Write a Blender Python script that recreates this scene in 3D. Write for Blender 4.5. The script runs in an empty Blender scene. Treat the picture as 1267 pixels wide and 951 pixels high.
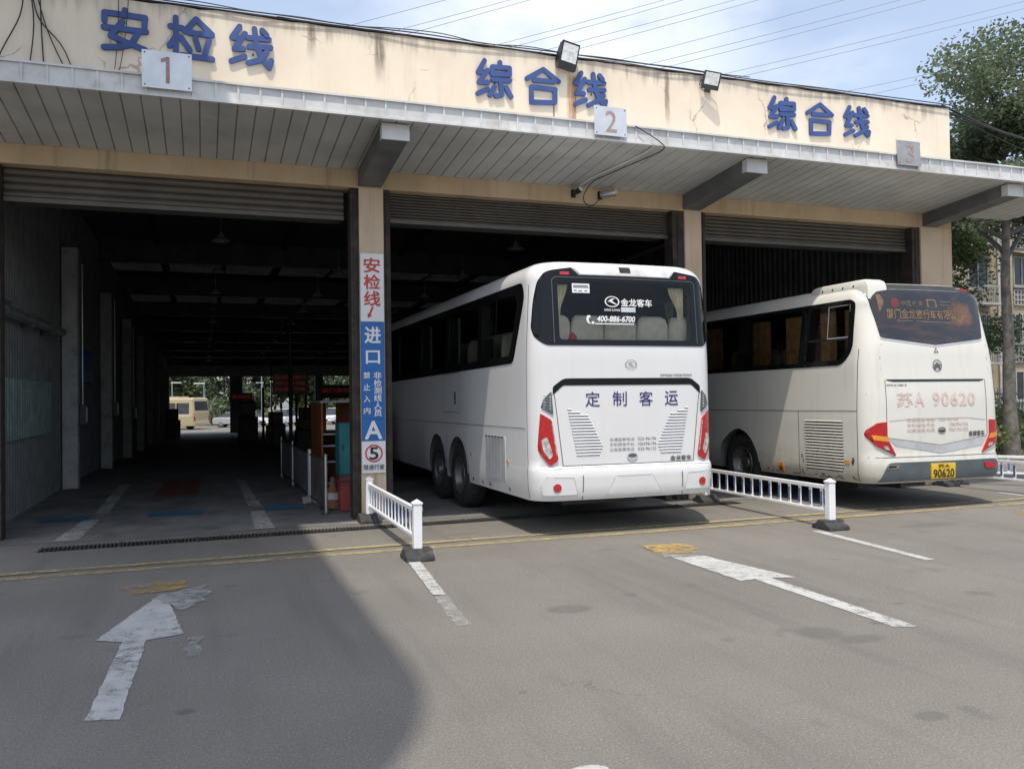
import bpy, bmesh, math, random
from mathutils import Vector, Matrix
from mathutils.geometry import delaunay_2d_cdt
random.seed(11)
R = math.radians
S = bpy.context.scene
COL = S.collection

# ------------------------------------------------------------------ camera
cam = bpy.data.cameras.new('camera'); camo = bpy.data.objects.new('camera', cam); COL.objects.link(camo)
cam.sensor_width = 36.0; cam.lens = 30.08; cam.clip_start = .05; cam.clip_end = 2000
YAW, PIT, ROL = .34667, .015015, -.01323
_f = Vector((math.sin(YAW)*math.cos(PIT), math.cos(YAW)*math.cos(PIT), math.sin(PIT)))
_r = Vector((math.cos(YAW), -math.sin(YAW), 0)); _u = _r.cross(_f)
_r2 = _r*math.cos(ROL)+_u*math.sin(ROL); _u2 = _u*math.cos(ROL)-_r*math.sin(ROL)
camo.matrix_world = Matrix(((_r2.x, _u2.x, -_f.x, 0), (_r2.y, _u2.y, -_f.y, 0), (_r2.z, _u2.z, -_f.z, 1.68), (0, 0, 0, 1)))
S.camera = camo

# ------------------------------------------------------------------ light
SUNV = Vector((-.18, -.36, 1)).normalized()          # towards the sun
SUN_EL = math.asin(SUNV.z); SUN_ROT = math.atan2(SUNV.x, SUNV.y)
W = bpy.data.worlds.new('World'); S.world = W; W.use_nodes = True
CLOUD = (.372, .837, .400)          # direction of the white cloud over the middle of the roof
wn = W.node_tree.nodes; wl = W.node_tree.links
bg = wn['Background']; bg.inputs['Strength'].default_value = .15
sky = wn.new('ShaderNodeTexSky'); sky.sky_type = 'NISHITA'; sky.sun_disc = False
sky.sun_elevation = SUN_EL; sky.sun_rotation = SUN_ROT; sky.dust_density = 2.6; sky.air_density = 1.0; sky.ozone_density = 1.6
tc = wn.new('ShaderNodeTexCoord')
mp = wn.new('ShaderNodeMapping'); mp.inputs['Scale'].default_value = (1, 1, 2.3); mp.inputs['Location'].default_value = (.22, .1, .0)
cn = wn.new('ShaderNodeTexNoise'); cn.inputs['Scale'].default_value = 2.6; cn.inputs['Detail'].default_value = 7; cn.inputs['Roughness'].default_value = .55
cr = wn.new('ShaderNodeMapRange'); cr.interpolation_type = 'SMOOTHSTEP'
cr.inputs[1].default_value = .50; cr.inputs[2].default_value = .74; cr.inputs[3].default_value = .24; cr.inputs[4].default_value = .6
cm = wn.new('ShaderNodeMixRGB'); cm.inputs[2].default_value = (5.2, 5.4, 5.7, 1)
wl.new(tc.outputs['Generated'], mp.inputs[0]); wl.new(mp.outputs[0], cn.inputs['Vector']); wl.new(cn.outputs['Fac'], cr.inputs[0])
dn = wn.new('ShaderNodeVectorMath'); dn.operation = 'DOT_PRODUCT'; dn.inputs[1].default_value = CLOUD
dr_ = wn.new('ShaderNodeMapRange'); dr_.interpolation_type = 'SMOOTHSTEP'; dr_.inputs[1].default_value = .955; dr_.inputs[2].default_value = 1.0; dr_.inputs[3].default_value = 0; dr_.inputs[4].default_value = 1
c2 = wn.new('ShaderNodeMapRange'); c2.interpolation_type = 'SMOOTHSTEP'; c2.inputs[1].default_value = .36; c2.inputs[2].default_value = .6; c2.inputs[3].default_value = .15; c2.inputs[4].default_value = .8
ml = wn.new('ShaderNodeMath'); ml.operation = 'MULTIPLY'; mx_ = wn.new('ShaderNodeMath'); mx_.operation = 'MAXIMUM'
wl.new(tc.outputs['Generated'], dn.inputs[0]); wl.new(dn.outputs['Value'], dr_.inputs[0]); wl.new(cn.outputs['Fac'], c2.inputs[0])
wl.new(dr_.outputs[0], ml.inputs[0]); wl.new(c2.outputs[0], ml.inputs[1]); wl.new(ml.outputs[0], mx_.inputs[0]); wl.new(cr.outputs[0], mx_.inputs[1])
wl.new(mx_.outputs[0], cm.inputs[0]); wl.new(sky.outputs[0], cm.inputs[1]); wl.new(cm.outputs[0], bg.inputs[0])
sun = bpy.data.lights.new('sun', 'SUN'); sun.energy = 2.5; sun.angle = R(.9); sun.color = (1, .93, .82)
suno = bpy.data.objects.new('sun', sun); COL.objects.link(suno); suno.location = (-20, -40, 110)
suno.rotation_euler = (-SUNV).to_track_quat('-Z', 'Y').to_euler()
S.view_settings.view_transform = 'Standard'; S.view_settings.look = 'None'; S.view_settings.gamma = 1
S.view_settings.exposure = 0.62; S.view_settings.use_curve_mapping = False
S.cycles.use_denoising = True
S.cycles.max_bounces = 12; S.cycles.diffuse_bounces = 9; S.cycles.transparent_max_bounces = 16

# ------------------------------------------------------------------ material helpers
class NB:
    def __init__(s, name, rough=.6, metal=0.0):
        s.mat = bpy.data.materials.new(name); s.mat.use_nodes = True
        s.nt = s.mat.node_tree; s.n = s.nt.nodes; s.l = s.nt.links
        s.b = s.n['Principled BSDF']; s.out = s.n['Material Output']
        s.b.inputs['Roughness'].default_value = rough; s.b.inputs['Metallic'].default_value = metal
        s.tc = s.n.new('ShaderNodeTexCoord'); s.P = s.tc.outputs['Object']
    def put(s, sock, v):
        if hasattr(v, 'is_output'): s.l.new(v, sock)
        elif isinstance(v, tuple) and len(v) == 3 and sock.type == 'RGBA': sock.default_value = (*v, 1)
        else: sock.default_value = v
    def m(s, op, a, b=0.0, clamp=False):
        x = s.n.new('ShaderNodeMath'); x.operation = op; x.use_clamp = clamp
        s.put(x.inputs[0], a); s.put(x.inputs[1], b); return x.outputs[0]
    def noise(s, scale, detail=4, rough=.55, vec=None, stretch=None):
        v = vec or s.P
        if stretch:
            mp_ = s.n.new('ShaderNodeMapping'); mp_.inputs['Scale'].default_value = stretch; s.l.new(v, mp_.inputs[0]); v = mp_.outputs[0]
        x = s.n.new('ShaderNodeTexNoise'); s.l.new(v, x.inputs['Vector'])
        x.inputs['Scale'].default_value = scale; x.inputs['Detail'].default_value = detail; x.inputs['Roughness'].default_value = rough
        return x.outputs['Fac']
    def voro(s, scale, feature='F1', vec=None, out='Distance'):
        x = s.n.new('ShaderNodeTexVoronoi'); x.feature = feature; s.l.new(vec or s.P, x.inputs['Vector'])
        x.inputs['Scale'].default_value = scale; return x.outputs[out]
    def rng(s, f, a, b, c=0.0, d=1.0):
        x = s.n.new('ShaderNodeMapRange'); x.interpolation_type = 'SMOOTHSTEP'
        s.put(x.inputs[0], f)
        for i, v in enumerate((a, b, c, d)): x.inputs[i+1].default_value = v
        return x.outputs[0]
    def mix(s, f, a, b, mode='MIX'):
        x = s.n.new('ShaderNodeMixRGB'); x.blend_type = mode
        s.put(x.inputs[0], f); s.put(x.inputs[1], a); s.put(x.inputs[2], b); return x.outputs[0]
    def xyz(s):
        x = s.n.new('ShaderNodeSeparateXYZ'); s.l.new(s.P, x.inputs[0]); return x.outputs
    def color(s, c): s.put(s.b.inputs['Base Color'], c)
    def rough(s, v): s.put(s.b.inputs['Roughness'], v)
    def bump(s, h, strength=.3, dist=.01):
        x = s.n.new('ShaderNodeBump'); x.inputs['Strength'].default_value = strength; x.inputs['Distance'].default_value = dist
        s.l.new(h, x.inputs['Height']); s.l.new(x.outputs[0], s.b.inputs['Normal'])

def scl(c, k): return tuple(min(1, v*k) for v in c)
def pmat(name, c, rough=.6, metal=0.0, var=.12, scale=3.0, fine=0.0, dirt=None, dirtc=(.1, .085, .065), bump=0, bscale=60, coat=0):
    n = NB(name, rough, metal)
    col = n.mix(n.rng(n.noise(scale, 5), .3, .7), scl(c, 1-var), scl(c, 1+var))
    if fine: col = n.mix(n.rng(n.noise(scale*40, 2), .35, .65, 0, fine), col, scl(c, .5))
    if dirt: col = n.mix(n.rng(n.noise(scale*1.7, 8, .7), 1-dirt-.15, 1-dirt+.2, 0, .75), col, dirtc)
    n.color(col)
    if bump: n.bump(n.noise(bscale, 3), bump)
    if coat: n.b.inputs['Coat Weight'].default_value = coat; n.b.inputs['Coat Roughness'].default_value = .06
    return n.mat

def asphalt():
    n = NB('asphalt', .88)
    fine = n.noise(75, 3, .8); med = n.noise(24, 4, .65); lar = n.noise(.55, 6, .6); big = n.noise(.12, 3)
    c = n.mix(n.rng(lar, .3, .7), (.145, .135, .116), (.197, .183, .159))
    c = n.mix(n.rng(big, .35, .65, 0, .45), c, (.138, .13, .117))
    c = n.mix(n.rng(fine, .52, .72, 0, .8), c, (.37, .345, .305))
    c = n.mix(n.rng(fine, .48, .32, 0, .8), c, (.065, .062, .057))
    c = n.mix(n.rng(med, .35, .65, 0, .3), c, (.135, .125, .112))
    wx = n.noise(3.0, 4); x, y, z = n.xyz()
    wob = n.m('MULTIPLY', n.m('SUBTRACT', wx, .5), .55)
    for (cx, cy, rx, ry, st) in ((2.72, 6.25, .2, .15, .62), (4.05, 4.95, .2, .17, .55), (4.22, 4.72, .2, .1, .5), (3.54, 3.47, .11, .07, .6), (-.1, 5.0, .06, .05, .75), (4.63, 5.0, .09, .05, .6), (4.13, 8.48, .14, .04, .75),
                             (5.2, 5.4, .06, .04, .55), (3.3, 7.9, .12, .06, .3), (6.4, 6.3, .28, .12, .3), (8.6, 8.4, .5, .16, .4), (10.4, 8.1, .5, .15, .35), (5.6, 4.3, .04, .03, .6), (1.7, 4.6, .03, .02, .6), (-.9, 6.9, .12, .07, .4), (.15, 6.5, .1, .05, .3), (2.2, 10.1, .2, .1, .5), (3.0, 10.2, .25, .1, .45), (-1.9, 8.7, .3, .1, .35)):
        dx = n.m('DIVIDE', n.m('SUBTRACT', x, cx), rx); dy = n.m('DIVIDE', n.m('SUBTRACT', y, cy), ry)
        d = n.m('ADD', n.m('SQRT', n.m('ADD', n.m('MULTIPLY', dx, dx), n.m('MULTIPLY', dy, dy))), wob)
        c = n.mix(n.rng(d, 1.1, .65, 0, st*.75), c, (.07, .066, .062))
    # soft random drips and tyre-polished darker areas
    dr = n.m('MULTIPLY', n.rng(n.noise(1.9, 2), .66, .74), .4)
    c = n.mix(dr, c, (.07, .066, .06))
    # tyre-polished streaks along the lanes, and pale scuffs
    st_ = n.noise(1.0, 6, .6, stretch=(2.6, .22, 1)); c = n.mix(n.rng(st_, .48, .72, 0, .42), c, (.095, .089, .08))
    c = n.mix(n.rng(n.noise(1.0, 7, .7, stretch=(1.3, .5, 1)), .58, .8, 0, .4), c, (.255, .238, .21))
    # hairline cracks
    wv = n.n.new('ShaderNodeVectorMath'); wv.operation = 'ADD'
    nz = n.n.new('ShaderNodeTexNoise'); nz.inputs['Scale'].default_value = 2.2; nz.inputs['Detail'].default_value = 6; n.l.new(n.P, nz.inputs['Vector'])
    sc_ = n.n.new('ShaderNodeVectorMath'); sc_.operation = 'SCALE'; sc_.inputs['Scale'].default_value = .9; n.l.new(nz.outputs['Color'], sc_.inputs[0])
    n.l.new(n.P, wv.inputs[0]); n.l.new(sc_.outputs[0], wv.inputs[1])
    cr_ = n.voro(.33, 'DISTANCE_TO_EDGE', wv.outputs[0])
    c = n.mix(n.m('MULTIPLY', n.rng(cr_, .004, .0005, 0, .5), n.rng(n.noise(.7, 2), .56, .68)), c, (.045, .042, .04))
    n.color(c); n.bump(n.m('ADD', fine, med), .55, .006)
    return n.mat

def road_paint(name, c, wear=.5, hard=.12, base=(.14, .13, .115)):
    n = NB(name, .75)
    w = n.m('ADD', n.m('ADD', n.m('MULTIPLY', n.noise(9, 8, .72), .5), n.m('MULTIPLY', n.noise(60, 4, .7), .25)), n.m('MULTIPLY', n.noise(1.1, 3), .25))
    col = n.mix(n.rng(n.noise(3, 4), .3, .7), scl(c, .82), c)
    n.color(col)
    tr = n.n.new('ShaderNodeBsdfTransparent'); mx = n.n.new('ShaderNodeMixShader')
    n.l.new(n.rng(w, wear-hard, wear+hard), mx.inputs[0]); n.l.new(n.b.outputs[0], mx.inputs[1]); n.l.new(tr.outputs[0], mx.inputs[2]); n.l.new(mx.outputs[0], n.out.inputs[0])
    return n.mat

def glass(name, tint, rough=.03, refl=1.0):
    n = NB(name); n.n.remove(n.b)
    tr = n.n.new('ShaderNodeBsdfTransparent'); tr.inputs[0].default_value = (*tint, 1)
    gl = n.n.new('ShaderNodeBsdfGlossy'); gl.inputs['Roughness'].default_value = rough; gl.inputs[0].default_value = (refl, refl, refl, 1)
    fr = n.n.new('ShaderNodeFresnel'); fr.inputs[0].default_value = 1.5
    mx = n.n.new('ShaderNodeMixShader'); n.l.new(fr.outputs[0], mx.inputs[0]); n.l.new(tr.outputs[0], mx.inputs[1]); n.l.new(gl.outputs[0], mx.inputs[2]); n.l.new(mx.outputs[0], n.out.inputs[0])
    return n.mat

def plaster(name, c1, c2, stain=.5, top=None):
    n = NB(name, .9); x, y, z = n.xyz()
    c = n.mix(n.rng(n.noise(1.3, 6, .6), .3, .7), c1, c2)
    st = n.noise(1.0, 7, .65, stretch=(5, 5, .35))
    c = n.mix(n.rng(st, .5, .78, 0, stain), c, (.22, .175, .12))
    c = n.mix(n.rng(n.noise(14, 5, .7), .62, .8, 0, .35), c, (.25, .2, .15))
    if top:
        tm = n.m('MULTIPLY', n.m('MULTIPLY', n.rng(n.m('ADD', z, n.m('MULTIPLY', n.m('SUBTRACT', n.noise(1.0, 6, .7, stretch=(7, 7, .5)), .5), .9)), top-.22, top+.06), .62), n.rng(n.noise(.8, 3), .35, .65, .25, 1))
        c = n.mix(tm, c, (.12, .105, .085))
        for (sx, wd, z0, z1, col) in ((5.42, .045, 5.2, 6.6, (.24, .09, .03)), (5.37, .10, 5.25, 6.62, (.42, .24, .12)), (5.07, .018, 5.45, 6.15, (.16, .05, .03)), (2.4, .1, 6.1, 6.9, (.2, .17, .13)), (1.45, .08, 6.3, 6.9, (.2, .17, .13)), (7.05, .06, 5.9, 6.9, (.25, .2, .15)), (11.9, .25, 5.5, 6.1, (.3, .22, .15))):
            dx = n.m('ABSOLUTE', n.m('ADD', n.m('SUBTRACT', x, sx), n.m('MULTIPLY', n.m('SUBTRACT', n.noise(5, 3), .5), .05)))
            f = n.m('MULTIPLY', n.rng(dx, wd, wd*.3), n.m('MULTIPLY', n.rng(z, z0, z0+.5), n.rng(z, z1+.05, z1-.05)))
            c = n.mix(n.m('MULTIPLY', f, n.rng(n.noise(9, 5, stretch=(3, 3, .4)), .25, .6, .35, .95)), c, col)
        wv = n.n.new('ShaderNodeVectorMath'); wv.operation = 'ADD'
        nz = n.n.new('ShaderNodeTexNoise'); nz.inputs['Scale'].default_value = 3.5; nz.inputs['Detail'].default_value = 5; n.l.new(n.P, nz.inputs['Vector'])
        sc_ = n.n.new('ShaderNodeVectorMath'); sc_.operation = 'SCALE'; sc_.inputs['Scale'].default_value = .5; n.l.new(nz.outputs['Color'], sc_.inputs[0])
        n.l.new(n.P, wv.inputs[0]); n.l.new(sc_.outputs[0], wv.inputs[1])
        e = n.voro(.9, 'DISTANCE_TO_EDGE', wv.outputs[0])
        c = n.mix(n.m('MULTIPLY', n.rng(e, .014, .003, 0, .55), n.rng(n.noise(1.2, 2), .5, .6)), c, (.16, .13, .1))
    n.color(c); n.bump(n.noise(45, 4), .15, .004)
    return n.mat

def leaf_mat(name, a, b, tr=.35):
    n = NB(name, .55)
    c = n.mix(n.rng(n.noise(1.1, 3), .3, .7), a, b)
    c = n.mix(n.rng(n.noise(9, 2), .3, .7, 0, .5), c, scl(b, 1.3))
    n.color(c)
    t = n.n.new('ShaderNodeBsdfTranslucent'); n.l.new(c, t.inputs[0])
    mx = n.n.new('ShaderNodeMixShader'); mx.inputs[0].default_value = tr
    n.l.new(n.b.outputs[0], mx.inputs[1]); n.l.new(t.outputs[0], mx.inputs[2]); n.l.new(mx.outputs[0], n.out.inputs[0])
    return n.mat

def emis(name, c, s):
    n = NB(name); n.color((.02, .01, .01)); n.put(n.b.inputs['Emission Color'], c); n.b.inputs['Emission Strength'].default_value = s; return n.mat

def bus_paint(name, c, dirt, low, coat=.5, rough=.3):
    n = NB(name, rough); x, y, z = n.xyz()
    col = n.mix(n.rng(n.noise(1.2, 4), .3, .7), scl(c, .96), c)
    st = n.noise(1.2, 7, .65, stretch=(6, 6, .5))
    col = n.mix(n.rng(st, .5, .8, 0, dirt), col, (.3, .25, .18))
    lowm = n.m('MULTIPLY', n.rng(n.m('ADD', z, n.m('MULTIPLY', n.m('SUBTRACT', n.noise(4, 7, .7), .5), .5)), .95, .3), low)
    col = n.mix(lowm, col, (.26, .22, .165))
    col = n.mix(n.rng(n.noise(30, 5, .7), .68, .76, 0, dirt), col, (.12, .1, .08))
    n.color(col); n.b.inputs['Coat Weight'].default_value = coat; n.b.inputs['Coat Roughness'].default_value = .08
    return n.mat

MT = {}
MT['asphalt'] = asphalt()
MT['hallfloor'] = pmat('hall_concrete', (.20, .2, .195), .7, var=.25, scale=1.2, fine=.3, dirt=.42, dirtc=(.05, .05, .048), bump=.2)
MT['white_line'] = road_paint('white_road_paint', (.46, .46, .44), .575, .10)
MT['worn_line'] = road_paint('worn_road_paint', (.38, .38, .36), .49, .16)
MT['yellow_line'] = road_paint('yellow_road_paint', (.44, .35, .16), .52, .13)
MT['orange_patch'] = road_paint('orange_road_paint', (.44, .29, .09), .51, .1)
MT['plaster'] = plaster('cream_plaster', (.71, .61, .485), (.77, .68, .55), .22, 6.88)
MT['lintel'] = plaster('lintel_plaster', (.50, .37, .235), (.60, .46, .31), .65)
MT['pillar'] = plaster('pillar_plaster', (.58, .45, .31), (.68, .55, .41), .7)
MT['white_metal'] = pmat('white_sheet_metal', (.64, .645, .64), .45, var=.12, scale=2, dirt=.4, dirtc=(.36, .33, .28))
MT['soffit'] = pmat('soffit_sheet', (.50, .505, .49), .5, var=.12, scale=1.2, dirt=.34, dirtc=(.27, .24, .19))
MT['beam'] = pmat('beam_paint', (.125, .13, .135), .5, var=.2, dirt=.35, dirtc=(.22, .21, .19))
MT['shutter'] = pmat('shutter_metal', (.115, .104, .09), .5, .2, var=.15, dirt=.45, dirtc=(.12, .09, .07))
MT['rustframe'] = pmat('rusty_frame', (.032, .026, .022), .75, var=.4, scale=5, dirt=.4, dirtc=(.13, .08, .05))
MT['wallsheet'] = pmat('wall_sheet', (.13, .135, .132), .6, var=.2, dirt=.3)
MT['wallgreen'] = pmat('green_wall_sheet', (.14, .20, .18), .5, var=.25, scale=4, dirt=.3)
MT['darkroof'] = pmat('roof_sheet', (.13, .14, .15), .7, var=.2)
MT['steel'] = pmat('dark_steel', (.06, .062, .066), .5, .3, var=.3)
MT['column'] = pmat('painted_column', (.44, .45, .45), .75, var=.12, dirt=.4, dirtc=(.14, .13, .12))
MT['blue'] = pmat('sign_blue_paint', (.035, .075, .23), .55, var=.15, scale=5, dirt=.18, dirtc=(.1, .1, .2))
MT['white'] = pmat('white_paint', (.78, .78, .78), .5, var=.06)
MT['rail'] = pmat('railing_paint', (.80, .80, .81), .4, var=.06, dirt=.22, dirtc=(.5, .48, .45))
MT['railblue'] = pmat('railing_blue', (.09, .16, .34), .45)
MT['rubber'] = pmat('black_rubber', (.035, .035, .036), .8, var=.25, scale=8, dirt=.4, dirtc=(.12, .11, .1), bump=.2)
MT['black'] = pmat('black_plastic', (.018, .018, .02), .35, var=.2)
MT['cable'] = pmat('cable_rubber', (.02, .02, .02), .6)
MT['wire'] = pmat('power_wire', (.22, .24, .27), .6)
MT['silver'] = pmat('galvanised', (.5, .5, .51), .35, .8, var=.15)
MT['signred'] = pmat('sign_red', (.56, .05, .04), .5)
MT['signwhite'] = pmat('sign_white', (.78, .78, .78), .4, var=.05, dirt=.15, dirtc=(.5, .45, .4))
MT['signblue'] = pmat('sign_blue', (.008, .13, .42), .4, var=.08)
MT['fadedred'] = road_paint('faded_red_paint', (.56, .34, .30), .50, .18)
MT['palered'] = road_paint('washed_out_red_paint', (.60, .44, .41), .50, .18)
MT['platemetal'] = pmat('plate_metal', (.66, .68, .70), .3, .35, var=.1, scale=4, dirt=.22, dirtc=(.4, .36, .3))
MT['plategrey'] = pmat('weathered_plate', (.36, .37, .38), .5, .2, var=.15, scale=4, dirt=.3, dirtc=(.5, .42, .36))
MT['roofblack'] = pmat('black_roof_trim', (.05, .055, .06), .35)
MT['midgreyletter'] = pmat('mid_grey_lettering', (.13, .13, .14), .4)
MT['bus_white'] = bus_paint('coach_white_paint', (.71, .71, .705), .07, .14)
MT['bus_cream'] = bus_paint('coach_cream_paint', (.69, .675, .61), .22, .7, .25, .4)
MT['inside'] = pmat('cabin_dark', (.11, .11, .105), .8)
MT['frit'] = pmat('black_glass_border', (.008, .009, .010), .06, var=.1); MT['frit'].node_tree.nodes['Principled BSDF'].inputs['Specular IOR Level'].default_value = .25
MT['tint'] = glass('tinted_glass', (.64, .67, .65), .03, .6)
MT['rearglass'] = glass('rear_glass', (.86, .88, .87), .02, .55)
MT['seam'] = pmat('panel_gap', (.05, .05, .05), .7)
MT['greyseam'] = pmat('panel_step', (.42, .42, .42), .5)
MT['redlens'] = pmat('red_lens', (.42, .008, .01), .12, var=.3, scale=60, coat=.8)
MT['orangelens'] = pmat('amber_lens', (.75, .28, .03), .15, var=.2, scale=60, coat=.5)
MT['clearlens'] = pmat('clear_lens', (.62, .62, .62), .12, .5, var=.5, scale=18, coat=.8)
MT['chrome'] = pmat('chrome', (.55, .55, .55), .15, 1.0)
MT['tyre'] = pmat('tyre_rubber', (.022, .022, .022), .85, var=.3, scale=10, dirt=.4, dirtc=(.06, .055, .05), bump=.2)
MT['rim'] = pmat('steel_rim', (.17, .17, .17), .4, .6, var=.3, scale=8, dirt=.4)
MT['seat'] = pmat('seat_fabric', (.80, .72, .57), .85, var=.1, scale=8, fine=.3)
MT['curtain'] = pmat('yellow_curtain', (.88, .80, .55), .85, var=.12, scale=8)
MT['greencurtain'] = pmat('green_curtain', (.50, .60, .40), .85, var=.15, scale=8)
MT['browncurtain'] = pmat('brown_curtain', (.66, .36, .13), .85, var=.2, scale=8)
MT['navy'] = pmat('navy_lettering', (.03, .025, .15), .4)
MT['charcoal'] = pmat('charcoal_lettering', (.06, .06, .065), .4)
MT['greyletter'] = pmat('grey_lettering', (.10, .10, .11), .4)
MT['pink'] = pmat('faded_pink_lettering', (.64, .50, .455), .5, var=.15, scale=12)
MT['pinkfaint'] = pmat('faint_pink_lettering', (.60, .46, .42), .5, var=.15, scale=12)
MT['bumpergrey'] = pmat('slate_bumper', (.085, .105, .115), .4, var=.15, dirt=.25)
MT['silverstrip'] = pmat('silver_strip', (.55, .56, .58), .4, .3, dirt=.25, dirtc=(.4, .38, .34))
MT['plateyellow'] = pmat('plate_yellow', (.72, .47, .04), .45, var=.15, dirt=.25, dirtc=(.35, .25, .08))
MT['orangebooth'] = pmat('rust_orange_paint', (.34, .11, .04), .6, var=.2, dirt=.3)
MT['conepaint'] = pmat('faded_cone', (.24, .09, .04), .7, var=.3, dirt=.5)
MT['teal'] = pmat('teal_paint', (.03, .21, .21), .5, var=.15)
MT['redbox'] = pmat('red_box_paint', (.32, .05, .05), .5, var=.2)
MT['trunk'] = pmat('bark', (.13, .122, .108), .9, var=.35, scale=6, bump=.6, bscale=25)
MT['leaf'] = leaf_mat('leaf_green', (.09, .13, .07), (.165, .20, .12), .5)
MT['leaf2'] = leaf_mat('leaf_dark', (.045, .075, .035), (.09, .13, .06), .45)
MT['leaf3'] = leaf_mat('leaf_light', (.09, .14, .045), (.19, .23, .09), .45)
MT['aptwhite'] = pmat('old_window_paint', (.34, .34, .33), .6, var=.15, dirt=.3)
MT['apt'] = plaster('apartment_render', (.30, .245, .16), (.40, .33, .22), .85)
MT['aptgrey'] = plaster('apartment_grey_render', (.32, .29, .25), (.40, .36, .30), .6)
MT['winglass'] = pmat('window_glass', (.03, .035, .04), .08, var=.3)
MT['coach_gold'] = bus_paint('coach_gold_paint', (.40, .335, .19), .05, .15)
MT['carwhite'] = pmat('car_white', (.72, .73, .74), .25, var=.04, coat=.6)
MT['cargrey'] = pmat('car_silver', (.42, .44, .46), .25, var=.04, coat=.6)
MT['kerb'] = pmat('kerb_concrete', (.30, .29, .27), .85, var=.15, dirt=.3)
MT['ledred'] = emis('led_red', (1, .06, .05), .045)
MT['duct'] = pmat('foil_duct', (.4, .4, .4), .35, .7, var=.2)
MT['lampglass'] = pmat('floodlight_glass', (.66, .67, .66), .15, .0, var=.2, scale=20)
MT['bluefloor'] = pmat('blue_floor_plate', (.05, .17, .28), .5, var=.25, dirt=.4, dirtc=(.06, .06, .06))
MT['redfloor'] = pmat('red_floor_plate', (.20, .065, .055), .6, var=.3, dirt=.4, dirtc=(.05, .045, .045))
MT['track'] = road_paint('pale_track_paint', (.50, .49, .46), .56, .16)
MT['grate'] = pmat('cast_iron_grate', (.05, .048, .045), .7, .2, var=.3, dirt=.4)
MT['shade_caster'] = pmat('shade_caster_sheet', (.35, .36, .37), .5)

def skylight():
    n = NB('translucent_roof_sheet'); n.n.remove(n.b)
    d = n.n.new('ShaderNodeBsdfDiffuse'); d.inputs[0].default_value = (.13, .14, .15, 1)
    t = n.n.new('ShaderNodeBsdfTranslucent'); n.put(t.inputs[0], n.mix(n.rng(n.noise(2, 5), .3, .7), (.0012, .0014, .0016), (.003, .0034, .0038)))
    a = n.n.new('ShaderNodeAddShader'); n.l.new(d.outputs[0], a.inputs[0]); n.l.new(t.outputs[0], a.inputs[1]); n.l.new(a.outputs[0], n.out.inputs[0]); return n.mat
MT['skylight'] = skylight()

def advert():
    # printed perforated film on the rear window of the cream coach: dark with amber blotches
    n = NB('printed_window_film', .12); x, y, z = n.xyz()
    w = n.noise(4.5, 7, .65)
    c = n.mix(n.rng(n.noise(3, 5), .4, .65, 0, .6), (.012, .013, .014), (.035, .022, .016))
    dx = n.m('DIVIDE', n.m('SUBTRACT', x, .60), .22); dz = n.m('DIVIDE', n.m('SUBTRACT', z, 2.80), .24)
    d = n.m('ADD', n.m('SQRT', n.m('ADD', n.m('MULTIPLY', dx, dx), n.m('MULTIPLY', dz, dz))), n.m('MULTIPLY', n.m('SUBTRACT', w, .5), 2.6))
    c = n.mix(n.rng(d, 1.15, .55, 0, .9), c, (.13, .055, .018))
    c = n.mix(n.m('MULTIPLY', n.rng(d, .8, .1), n.rng(n.noise(13, 6, .7), .45, .65)), c, (.22, .10, .028))
    band = n.m('MULTIPLY', n.rng(z, 2.72, 2.66), n.rng(n.noise(2.2, 4, stretch=(1, 1, 5)), .45, .6))
    c = n.mix(n.m('MULTIPLY', band, .6), c, (.07, .03, .02))
    n.color(c); n.b.inputs['Coat Weight'].default_value = .5; return n.mat
MT['advert'] = advert()

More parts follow.
